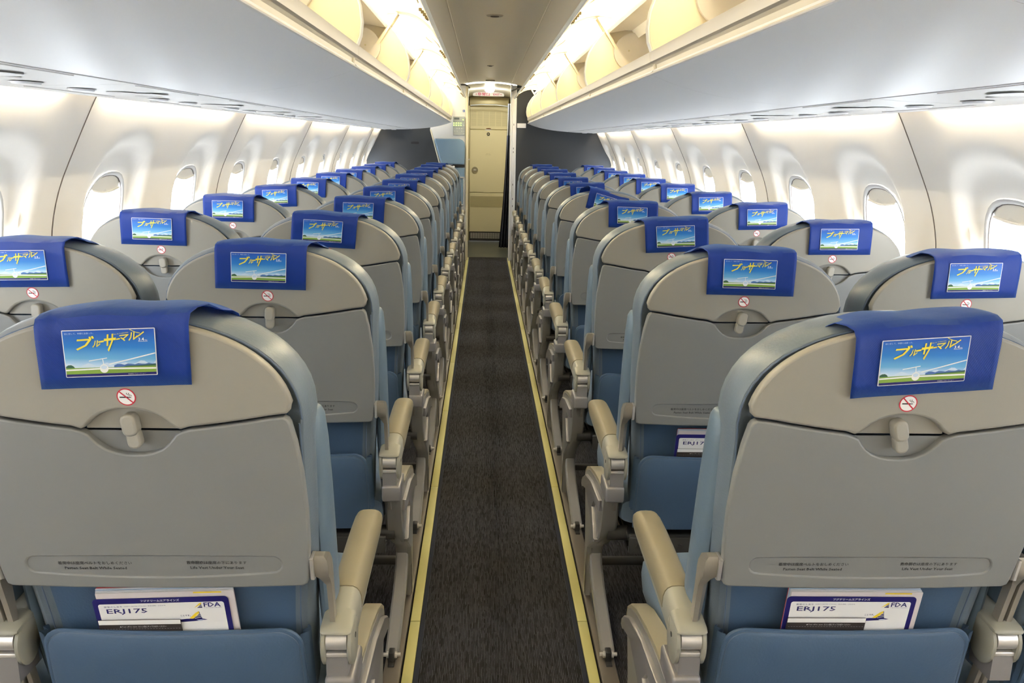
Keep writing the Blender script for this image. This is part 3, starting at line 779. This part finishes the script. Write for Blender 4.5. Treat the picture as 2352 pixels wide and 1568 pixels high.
# ------------------------------------------------------------------ headrest covers
def make_cover(a, label, kz=0):
    """cloth draped over the top of a seat back; origin on the top of the seat back; a = side of the curled corner"""
    prof = [(-.0055, -.103), (-.0058, -.08), (-.0065, -.055), (-.0068, -.032), (-.0055, -.014), (.000, -.0035), (.012, .0020), (.030, .0040), (.055, .0045), (.080, .0030), (.100, -.004), (.116, -.020), (.130, -.042), (.133, -.064)]
    N = 30; R = []
    for j, (o, v) in enumerate(prof):
        row = []
        for i in range(N+1):
            u = -1+2*i/N; t = j/(len(prof)-1)
            hw = .0995
            x = u*hw
            f = smooth((t-.35)/.4)
            x += a*.028*f*(1+u*a)/2*1.0 + a*.006*f
            # the cloth is stretched straight between its ends, sagging on the round seat top
            zz = v-.004*f*(abs(u)**4)-(.018*f*max(0, u*a)**3 if t > .6 else 0)
            oo = o+.0012*sin(u*9+j*.5)*(.25 if j < 5 else (1 if j < 9 else 2))
            if j <= 4: oo -= .004*(u*a > .8)*(u*a-.8)*5*.5
            zz += .0016*sin(u*5.0+1+j*.3)*(j > 4)
            row.append((x, oo-T*zz, zz))
        R.append(row)
    mb = MB(); mb.rings(R, closed=False, cap0=False, cap1=False)
    c = mb.build('headrest_cover', CLOTH, fix=False)
    sm = c.modifiers.new('thickness', 'SOLIDIFY'); sm.thickness = .0008; sm.offset = 0
    f = Flat(); w, h = .0600, .0335
    f.rect(-w, w, -h, h, WHI, 0, .0012)
    f.build('picture_border', c, lambda x, y, l: (x-.004, -.0084-T*(y-.053)-l, y-.053))
    f = Flat(); f.rect(-w+.0012, w-.0012, -h+.0012, h-.0012, PSKY)
    f.build('picture_sky', c, lambda x, y, l: (x-.004, -.0087-T*(y-.053)-l, y-.053))
    f = Flat()
    W0, W1, B = -w+.0013, w-.0013, -h+.0012
    cl = [(W0, B+.012), (W0, B+.019)]+[(W0+(W1-W0)*i/24, B+.0165+.0022*sin(i*1.3)+.0022*(i > 17)*sin((i-17)*.6)) for i in range(1, 24)]+[(W1, B+.020), (W1, B+.012)]
    f.poly(cl, CLO, .0001)
    f.poly([(.004, B+.012)]+[(.004+.0545*i/12, B+.0145+.0022*abs(sin(i*1.1))) for i in range(13)]+[(W1, B+.012)], MNT, .0002)
    f.poly([(W0, B+.011), (W0, B+.0145), (W0+.003, B+.0165), (W0+.007, B+.0168), (W0+.010, B+.015), (W0+.0125, B+.011)], HIL, .0002)
    f.poly([(.015, B+.0115), (.02, B+.0135), (.035, B+.0137), (W1, B+.015), (W1, B+.0115)], HIL, .0003)
    f.poly([(W0, B+.0035), (W1, B+.0035), (W1, B+.0125), (.01, B+.0120), (W0, B+.0125)], GRS, .0004)
    f.line([(W0, B+.0095), (-.01, B+.0105), (W1, B+.009)], .0022, WHI, .0005)      # runway band
    f.line([(-.002, B+.0165), (.025, B+.0225), (W1, B+.0305)], .0016, WHI, .0005)   # wing of a plain glider
    f.line([(-.028, B+.022), (-.004, B+.0255)], .0012, WHI, .0005); f.line([(-.010, B+.0245), (-.009, B+.014)], .0010, WHI, .0005)
    f.disc(-.009, B+.0105, .0056, WHI, .0006, 20, .0062); f.disc(-.009, B+.0125, .0040, CLO, .0007, 16, .0028)
    f.rect(W0, W1, B, B+.0035, NAV, .0006)
    f.build('picture_field', c, lambda x, y, l: (x-.004, -.0088-T*(y-.053)-l, y-.053))
    f = Flat(); K = dict(shear=.3, bold=.02)
    for ch, x, y, wd, hh, ro in (('ブ', -.0305, .0150, .0250, .0190, .04), ('ル', -.0165, .0136, .0112, .0092, .1), ('ー', -.0098, .0165, .0075, .0024, .15), ('サ', .0022, .0145, .0160, .0245, .08), ('ー', .0123, .0195, .0050, .0020, .15), ('マ', .0207, .0209, .0125, .0090, .10), ('ル', .0312, .0228, .0130, .0110, .15)):
        f.text(ch, x, y, YEL, .0008, w=wd, h=hh, rot=ro, **K)
    f.line([(.034, .0200), (.0395, .0235), (.0460, .0285)], .0016, YEL, .0008); f.line([(.0279, .0322), (.0346, .0285), (.0410, .0268)], .0009, YEL, .0008)
    f.build('picture_title', c, lambda x, y, l: (x-.004, -.0088-T*(y-.053)-l, y-.053)); f = Flat()
    f.text('空に恋して、仲間と出会った。', -.0374, .0287, CLO, .0008, w=.0374, h=.0024)
    f.text('BLUE THERMAL', .0170, .0272, YEL, .0008, w=.019, h=.0013, rot=.12)
    f.text('3.4', .0420, .0182, WHI, .0008, w=.0072, h=.0046, bold=.02); f.text('FRI', .0480, .0168, WHI, .0008, w=.003, h=.0016)
    f.line([(.038, .0152), (.0500, .0152)], .0005, WHI, .0008)
    f.build('picture_caption', c, lambda x, y, l: (x-.004, -.0088-T*(y-.053)-l, y-.053)); f = Flat()
    f.text('映画館にてロードショー', .0333, B+.0017, WHI, .0008, w=.0227, h=.0013)
    f.build('picture_caption', c, lambda x, y, l: (x-.004, -.0088-T*(y-.053)-l, y-.053))
    for q in [c]+list(c.children):       # the flap hangs a little askew
        for v in q.data.vertices:
            x, z = v.co.x, v.co.z
            v.co.x = x+a*.085*min(z, 0); v.co.z = z+kz*x
    return tag(c, label, 'headrest cover', 'blue headrest covers')
HX = {'aisle': .5391, 'window': .5391+.5144}
SPIN = {('left', 'aisle', 0): (0, .0035, 0), ('right', 'aisle', 0): (-.6, .000, 0), ('right', 'aisle', 4): (16, .018, -.008), ('left', 'aisle', 1): (0.6, 0, 0), ('left', 'aisle', 2): (3, 0, 0),
        ('left', 'window', 3): (0.5, 0, 0), ('right', 'aisle', 1): (.8, 0, 0), ('right', 'aisle', 2): (-2.6, 0, 0), ('left', 'window', 4): (-2.5, 0, 0)}
for side, s in (('left', -1), ('right', 1)):
    base = None
    for pos in ('aisle', 'window'):
        for r in range(11):
            lab = 'blue headrest cover on the %s-hand %s seat, %s' % (side, pos, ROWN[r].replace('in the ', ''))
            if (side, pos, r) == ('right', 'aisle', 4): lab = 'crooked blue headrest cover tilted down to the right, fifth row, right aisle seat'
            if (pos, r) == ('aisle', 0): c = make_cover(-s, lab, .045 if s < 0 else .062)
            elif base is None: c = base = make_cover(-s, lab)
            else: c = copy_tree(base); c['label'] = lab
            an, dx, dz = SPIN.get((side, pos, r), (random.uniform(-1.8, 1.8), random.uniform(-.006, .006), random.uniform(-.002, .002)))
            z = 1.120
            c.location = (s*HX[pos]+dx, ROW0+ROWP*r-T*(z-Z0), z+dz); c.rotation_euler = (0, radians(an), 0)
            c['group'] = 'blue headrest covers on the %s side' % side

# ------------------------------------------------------------------ things in the seat pockets
def placed(f, name, x0, row, zt, off, tilt, rootobj=None):
    """flat print: local x right, y up from the top left corner of the sheet"""
    c, q = cos(tilt), sin(tilt); yb = ROW0+ROWP*row
    def fn(x, y, l):
        x *= 1.035; y *= 1.035; X, Z = x*c-y*q, x*q+y*c
        p = back(x0+X, zt+Z, off-l); return (p[0], p[1]+yb, p[2])
    return f.build(name, rootobj, fn)
def sheet(name, m, x0, row, zt, off, w, h, th, tilt, r=.004, wave=0, mt=None):
    c, q = cos(tilt), sin(tilt); yb = ROW0+ROWP*row; w *= 1.035
    P = rrect(0, w, -h, 0, r)
    mb = MB(); V, F = plate2d([P], th, min(.0004, th/3), 1)
    out = []
    for x, y, z in V:
        X, Z = x*c-y*q, x*q+y*c; p = back(x0+X, zt+Z, off-z+wave*sin(x*45)*.5); out.append((p[0], p[1]+yb, p[2]))
    mb.add(out, F); return mb.build(name, m, mt)
def pocket_set(xc, row, dx, where, tilt, ztm=.667, ztc=.6525, ztb=.6125, card_x=0):
    OF = .038
    g = 'papers in the seat pockets'
    mag = sheet('magazine', mat('red_cover', (.45, .02, .03, 1), .4), xc+dx-.0005, row, ztm+.001, OF-.0005, .206, .19, .0012, tilt)
    tag(mag, 'thin red edged magazine at the back of the %s' % where, 'magazine', g)
    mg = empty('magazine'); tag(mg, 'white magazine behind the safety card in the %s' % where, 'magazine', g)
    cols = [PAP, mat('pale_blue_page', (.45, .58, .75, 1), .6), PAP, mat('white_page', (.72, .71, .72, 1), .6), PIN]
    for k in range(5):
        sheet('page', cols[k], xc+dx+.0010*k*.5, row, ztm-.0012*k-.0004*(k % 2), OF-.0022-.0018*k, .206, .19, .0014, tilt, .002, .0015 if k < 4 else 0, mg)
    tb = Flat(); tb.rect(.148, .190, -.0035, -.0010, YEP); placed(tb, 'index_tab', xc+dx, row, ztm-.005, OF-.0118, tilt, mg)
    card = sheet('safety_card', NAV, xc+dx-.004+card_x, row, ztc, OF-.0120, .203, .18, .0010, tilt, .007)
    f = Flat(); f.rect(.0075, .1955, -.17, -.0095, WHI, 0, .004)
    f.text('フジドリームエアラインズ', .101, -.0048, WHI, .0001, w=.058, h=.0042, bold=.03)
    f.text('安全のしおり', .0295, -.0146, NAV, .0001, w=.027, h=.0030, bold=.01); f.text('SAFETY INSTRUCTIONS / 安全須知 / 안전수칙', .0765, -.0142, NAV, .0001, w=.062, h=.0020)
    f.text('ERJ175', .0488, -.0243, NAV, .0001, w=.061, h=.0110, bold=.012)
    f.text('FDA', .1775, -.0148, NAV, .0001, w=.0255, h=.0082, bold=.022); f.text('FUJI DREAM AIRLINES', .1780, -.0208, NAV, .0001, w=.026, h=.0013)
    f.poly([(.1495, -.0205), (.1585, -.0120), (.1620, -.0105), (.1610, -.0145)], YEP, .0001); f.poly([(.1545, -.0205), (.1612, -.0130), (.1622, -.0205)], NAV, .0002)
    f.line([(.154, -.0190), (.1620, -.0172)], .0007, WHI, .0003); f.line([(.156, -.0165), (.162, -.0150)], .0007, WHI, .0003)
    f.text('ことです。', .1345, -.0345, NAV, .0001, w=.015, h=.0034, bold=.02)
    f.poly([(.1395, -.0400), (.1500, -.0300), (.1560, -.0265), (.1535, -.0410)], YEP, .0001); f.poly([(.1450, -.0410), (.1555, -.0320), (.1560, -.0265), (.1590, -.0410)], NAV, .0002)
    for k in range(3): f.line([(.1475+.002*k, -.0400+.0035*k), (.1585, -.0375+.0030*k)], .0008, WHI, .0003)
    f.poly([(.118, -.0425), (.135, -.0405), (.158, -.0405), (.1665, -.0425), (.158, -.0445), (.118, -.0470)], NAV, .0002)
    f.poly([(.150, -.0432), (.1575, -.0425), (.1635, -.0435), (.153, -.0445)], CLO, .0003)
    placed(f, 'card_print', xc+dx-.004+card_x, row, ztc, OF-.0131, tilt, card)
    tag(card, 'white and navy ERJ175 safety card in the %s' % where, 'safety card', g)
    bag = sheet('sickness_bag', DKB, xc+dx+.001, row, ztb, OF-.0160, .124, .13, .0016, tilt*.6, .0015)
    f = Flat(); f.rect(.0006, .1234, -.0085, -.0002, WHI)
    f.text('▲Tear off to open', .0440, -.0125, WHI, .0001, w=.026, h=.0028); f.text('ミシン目にそってお切りください', .0800, -.0125, WHI, .0001, w=.042, h=.0030)
    for k in range(28): f.rect(.003+.0043*k, .0055+.0043*k, -.0167, -.0164, PAP, .0001)
    placed(f, 'bag_print', xc+dx+.001, row, ztb, OF-.0177, tilt*.6, bag)
    tag(bag, 'dark brown sickness bag with white fold in the %s' % where, 'sickness bag', g)
pocket_set(-.5391, 0, -.115, 'nearest pocket on the left', radians(2.0), .658, .643, .605)
pocket_set(.5391, 0, -.103, 'nearest pocket on the right', radians(-.3), .663, .650, .610)
pocket_set(.5391, 1, -.110, 'second row pocket, right aisle seat', radians(-.2), .661, .649, .610)

# ------------------------------------------------------------------ front end of the cabin
def platexz(poly, y0, y1, name, m, parent=None, bev=0, loc=None):
    mb = MB()
    if bev:
        V, F = plate2d([poly], y1-y0, bev); mb.add([(x, y1-z, zz) for x, zz, z in V], F)
    else: mb.prism(poly, y0, y1)
    return mb.build(name, m, parent)
def wedge(s, xin, z0=0, z1=1.60):
    P = [(s*xin, z0), (s*xin, z1), (s*1.12, z1)]
    for i in range(14):
        z = z1-(z1-z0)*i/13; P.append((s*(wx(z)+.03), z))
    return P
q = platexz(wedge(1, .300, 0, 2.02), YB, YB+.03, 'charcoal_partition', BULK)
tag(q, 'dark grey bulkhead panel to the right of the curtain', 'bulkhead')
q = platexz([(-.53, 0), (-.53, 1.02), (-.66, 1.47), (-.68, 1.60), (-1.12, 1.60)]+[(-(wx(1.6-1.6*i/13)+.03), 1.6-1.6*i/13) for i in range(14)], YB+.01, YB+.04, 'charcoal_partition', BULK)
tag(q, 'dark grey bulkhead panel at the left, with a small black slot', 'bulkhead')
f = Flat(); f.rect(-.875, -.785, 1.3, 1.325, BLK, 0, .012)
sl = f.build('slot', q, lambda x, y, l: (x, YB+.008, y))
f = Flat(); f.rect(-.78, -.77, 1.3, 1.31, BULK)
# right partition edge post
mb = MB(); mb.box(.232, .252, YB-.03, YB+.05, 0, 1.96, .006); mb.box(.252, .300, YB-.015, YB+.05, 0, 1.95, .008)
q = mb.build('partition_post', WHP); tag(q, 'tall white edge post between curtain and right bulkhead', 'post')
mb = MB()
for z in (.62, .70, .86, 1.22, 1.26, 1.52): mb.box(.268, .274, YB-.0175, YB-.013, z, z+.02)
mb.build('vent_slit', STE, q)
mb = MB(); mb.box(.307, .408, YB-.014, YB-.001, 1.495, 1.545, .003); tag(mb.build('wall_placard', WHP), 'blank white label holder on the right bulkhead', 'placard')
# white lining at the left (attendant station)
PW = [(-.262, 0), (-.262, 1.93), (-.30, 1.945), (-.46, 1.90), (-.55, 1.80), (-.66, 1.60), (-.66, 1.46), (-.545, 1.06), (-.53, 0)]
q = platexz(PW, YB-.01, YB+.06, 'attendant_station', WHP, bev=.008); tag(q, 'white wall unit holding the crew seat, left of the doorway', 'crew station')
mb = MB(); mb.tube([(-.655, YB-.012, 1.46), (-.545, YB-.012, 1.06), (-.535, YB-.012, .4)], .008, 8); mb.build('edge_trim', mat('cream_edge', (.72, .66, .48, 1), .5), q)
mb = MB(); mb.box(-.263, -.236, YB-.03, YB+.08, 0, 1.93, .006); mb.build('corner_post', mat('cream_edge', (.7, .6, .4, 1)), q)
# control panel
cp = platexz(rrect(-.405, -.273, 1.402, 1.606, .008), YB-.035, YB-.011, 'control_panel', GRYP, bev=.004)
tag(cp, 'grey crew control panel with glowing green buttons above the crew seat', 'control panel')
f = Flat(); f.rect(-.392, -.335, 1.572, 1.594, mat('dark_display', (.10, .12, .14, 1), .2))
f.rect(-.400, -.278, 1.549, 1.5505, STE); f.rect(-.400, -.278, 1.492, 1.4935, STE); f.build('display', cp, lambda x, y, l: (x, YB-.0365, y))
for x, z in [(-.293, 1.571)]+[(-.395+.026*i, 1.534) for i in range(4)]+[(-.395+.026*i, 1.510) for i in range(4)]:
    mb = MB(); mb.box(x-.0065, x+.0065, YB-.039, YB-.034, z-.0045, z+.0045, .001); mb.build('button', GRN, cp)
for x, z in [(-.363, 1.476), (-.337, 1.476), (-.311, 1.476), (-.388, 1.446), (-.362, 1.446), (-.310, 1.446), (-.286, 1.446), (-.286, 1.51), (-.286, 1.42)]:
    mb = MB(); mb.box(x-.007, x+.007, YB-.039, YB-.034, z-.006, z+.006, .001); mb.build('button', mat('grey_button', (.42, .44, .44, 1), .4), cp)
f = Flat(); f.rect(0, .024, 0, .024, mat('blue_pictogram', (.05, .12, .42, 1), .4), 0, .002); f.rect(.007, .017, .008, .016, WHI, .001)
o = f.build('pictogram_sign', None, lambda x, y, l: (-.298+x, YB-.0115-l, 1.655+y)); tag(o, 'tiny blue square sign above the crew control panel', 'sign')
f = Flat(); f.text('FDA', 0, 0, mat('faint_grey', (.5, .5, .5, 1)), w=.03, h=.008)
# crew seat
fs = empty('crew_seat', (0, 0, 0)); tag(fs, 'folded crew jump seat with blue padded headrest left of the doorway', 'jump seat')
P = [(-.53, 1.085), (-.288, 1.085), (-.276, 1.10), (-.272, 1.28), (-.278, 1.325), (-.30, 1.352), (-.335, 1.364), (-.60, 1.362), (-.604, 1.33)]
mb = MB(); V, F = plate2d([P], .07, .014, 3); mb.add([(x, YB-.012-z, y) for x, y, z in V], F); mb.build('headrest', mat('dusty_blue_pad', (.17, .27, .38, 1), .6, bump=.3, bscale=200), fs)
mb = MB(); mb.box(-.385, -.275, YB-.05, YB-.011, .93, 1.05, .01); mb.box(-.37, -.29, YB-.045, YB-.011, .62, .93, .01); mb.build('seat_pad', mat('dusty_blue_pad', (.17, .27, .38, 1)), fs)
mb = MB(); mb.box(-.41, -.272, YB-.055, YB-.02, 1.055, 1.083, .004); mb.box(-.50, -.41, YB-.04, YB-.011, .90, 1.075, .004); mb.build('harness', BLK, fs)
mb = MB(); mb.box(-.41, -.385, YB-.062, YB-.045, .98, 1.07, .006); mb.build('buckle', WHI, fs)
mb = MB(); mb.box(-.365, -.276, YB-.070, YB-.055, .935, .95, .003); mb.box(-.286, -.276, YB-.070, YB-.055, .63, .95, .003); mb.box(-.365, -.276, YB-.070, YB-.055, .63, .645, .003); mb.build('seat_frame', mat('light_grey_frame', (.5, .5, .5, 1), .4), fs)
# side walls of the entry
mb = MB(); mb.box(-1.25, -.275, YB+.9, YB+.95, 0, 2.1); struct(mb.build('wall_left', WHP))
mb = MB(); mb.box(-.33, -.275, YB+.06, YF+.02, 0, 2.0); struct(mb.build('wall_left', mat('entry_lining', (.55, .5, .36, 1), .5)))
mb = MB(); mb.box(.36, .42, YB+.03, YF+.1, 0, 2.0); struct(mb.build('wall_right', mat('entry_lining', (.5, .5, .4, 1))))
# entry ceiling: arch above the opening, then a flat lining
mb = MB(); arch = []
xs_ = [-.62+i*.062 for i in range(21)]
def ez(x): return 1.972-.030*(abs(x)/.3)**2
P = [(x, cz(x)+.05) for x in xs_]+[(x, ez(x)) for x in xs_[::-1]]
mb.rings([[(x, y, z) for x, z in [(x, ez(x)+.0) for x in xs_]] for y in (YB+.01, YB+1.2)], closed=False, cap0=False, cap1=False)
mb.rings([[(x, y, z-d) for x, z in [(x, ez(x)+.0) for x in xs_]] for y, d in ((YB+1.2, 0), (YF+.05, .03))], closed=False, cap0=False, cap1=False)
struct(mb.build('ceiling', WHP, fix=False), 'white lowered ceiling lining of the entry')
# dome lamp
mb = MB(); mb.sphere((.003, 11.0, 1.955), .052, 1.1, 1.1, .7); dl = mb.build('dome_lamp', E_DOME); tag(dl, 'glowing round dome lamp in the entry ceiling', 'lamp')
mb = MB(); mb.cyl((.003, 11.0, 1.945+.025), (.003, 11.0, 1.945+.035), .068, 24); mb.build('lamp_base', WHP, dl)
# exit sign
ex = platexz([( -.205+.0, 1.905), (.19, 1.905), (.197, 1.925), (.185, 1.945), (.12, 1.958), (-.01, 1.962), (-.14, 1.957), (-.20, 1.944), (-.212, 1.925)], 11.585, 11.62, 'exit_sign', mat('exit_sign_face', (.42, .40, .40, 1), .5), bev=.004)
tag(ex, 'white exit sign with red Japanese characters over the doorway', 'sign')
f = Flat(); DR_ = mat('dark_red_ink', (.30, .01, .05, 1), .5)
f.text('非常口', -.070, 1.930, DR_, w=.155, h=.042, bold=.03); f.text('EXIT', .095, 1.929, DR_, w=.085, h=.024, bold=.03)
f.poly([(-.175, 1.929), (-.160, 1.938), (-.160, 1.920)], DR_); f.poly([(.162, 1.929), (.147, 1.938), (.147, 1.920)], DR_)
f.build('sign_text', ex, lambda x, y, l: (x, 11.583, y))
# flight deck door
dr = empty('door_1', (0, 0, 0)); struct(dr, 'pale olive door at the far end of the aisle')
mb = MB(); mb.box(-1.5, 1.5, YF+.03, YF+.06, 0, 2.3); struct(mb.build('wall_front', DOL))
platexz(rrect(-.250, .262, .125, .655, .01), YF, YF+.03, 'door_lower_panel', DOL, dr, bev=.004)
platexz(rrect(-.250, .262, .662, 1.492, .012), YF, YF+.03, 'door_panel', DOL, dr, bev=.004)
platexz(rrect(-.250, .262, 1.500, 1.775, .012), YF+.002, YF+.03, 'door_upper_panel', DOL, dr, bev=.004)
mb = MB()
for i in range(14):
    for j in range(6): z = 1.545+i*.0135; x = -.235+j*.083; mb.box(x, x+.072, YF-.002, YF+.003, z, z+.006)
mb.build('upper_louvre', mat('olive_louvre', (.60, .55, .35, 1), .6), dr)
mb = MB()
for i in range(16):
    z = .462+i*.0095; mb.box(-.24, .245, YF-.003, YF+.002, z, z+.005)
mb.build('lower_louvre', DOD, dr)
mb = MB()
for i in range(5):
    for j in range(14): x = -.235+j*.034; z = .035+i*.016; mb.box(x, x+.030, YF-.004, YF+.002, z, z+.0105)
mb.build('floor_grille', SIL, dr)
mb = MB(); mb.box(-.25, .262, YF, YF+.03, 0.0, .122); mb.build('grille_backing', STE, dr)
mb = MB(); mb.cyl((-.002, YF-.008, 1.438), (-.002, YF, 1.438), .022, 20); mb.build('peephole', STE, dr)
mb = MB(); mb.cyl((-.002, YF-.012, 1.438), (-.002, YF-.004, 1.438), .010, 14); mb.build('peephole_lens', FRA, dr)
mb = MB(); mb.cyl((-.180, YF-.01, .959), (-.180, YF, .959), .043, 26); mb.build('knob_plate', mat('door_metal', (.34, .31, .22, 1), .35, metal=.5), dr)
mb = MB(); mb.sphere((-.180, YF-.018, .959), .020, 1.1, .7, .7); mb.build('door_knob', SIL, dr)
f = Flat(); f.disc(0, 1.508, .035, mat('rust_mark', (.20, .07, .01, 1), .5), 0, 20, .008); f.disc(-.008, 1.492, .045, WHI, .001, 20, .008)
f.disc(-.015, .664, .045, mat('pale_cream', (.8, .75, .5, 1), .4), 0, 20, .007)
f.text('非常の場合', 0, 1.178, DOD, w=.055, h=.010); f.text('KEEP CLEAR', 0, 1.165, DOD, w=.075, h=.008)
f.build('door_marking', dr, lambda x, y, l: (x, YF-.0045-l, y))
mb = MB()
for x0, x1 in ((-.277, -.252),): mb.box(x0, x1, YF-.04, YF+.03, 0, 1.90, .004)
mb.box(.262, .285, YF-.04, YF+.03, 0, 1.90, .004); mb.box(-.277, .285, YF-.04, YF+.03, 1.80, 1.91, .004)
mb.build('door_frame', FRA, dr)
mb = MB(); mb.tube([(-.24, 11.75, 1.795), (-.1, 11.75, 1.808), (.1, 11.75, 1.806), (.25, 11.75, 1.79)], .006, 8)
tag(mb.build('curtain_rail', mat('rail_white', (.6, .66, .75, 1), .3)), 'thin curved pale rail across the top of the doorway', 'rail')
mb = MB(); mb.cyl((-.256, YF-.06, 1.10), (-.256, YF-.02, 1.10), .012, 12); mb.cyl((-.268, YB+.3, 1.10), (-.256, YB+.3, 1.10), .012, 12)
tag(mb.build('door_hook', SIL), 'small shiny hook on the left door frame', 'hook')
# curtain gathered at the right of the opening
R = []
for k in range(15):
    z = .02+(1.80-.02)*k/14; row = []
    wdt = .080+.088*(1-k/14)**1.8
    for i in range(49):
        u = i/48
        row.append((.312-wdt*(1-u)-.0, 11.15+.030*sin(u*pi*9+z*.8)+.01*sin(u*30), z))
    R.append(row)
mb = MB(); mb.rings(R[:12], closed=False, cap0=False, cap1=False); cu = mb.build('curtain', CUR, fix=False)
sm = cu.modifiers.new('thickness', 'SOLIDIFY'); sm.thickness = .002
tag(cu, 'dark navy curtain gathered at the right of the doorway', 'curtain')
mb = MB(); mb.rings(R[11:], closed=False, cap0=False, cap1=False); ct = mb.build('curtain_heading', CURT, cu, fix=False)
# small bracket under the ceiling end
mb = MB(); mb.tube([(-.33, YB-.05, 1.945), (-.27, YB-.03, 1.945), (-.235, YB-.01, 1.925), (-.225, YB, 1.915)], .010, 8)
tag(mb.build('ceiling_bracket', mat('dark_trim', (.12, .11, .10, 1), .6)), 'small dark curved bracket at the left end of the ceiling', 'bracket')
mb = MB(); mb.tube([(.24, YB-.06, 1.885), (.30, YB-.08, 1.912), (.38, YB-.10, 1.92)], .009, 8)
tag(mb.build('ceiling_bracket', mat('grey_trim', (.25, .23, .2, 1), .5)), 'curved grey bracket reaching from the white post to the right bin', 'bracket')
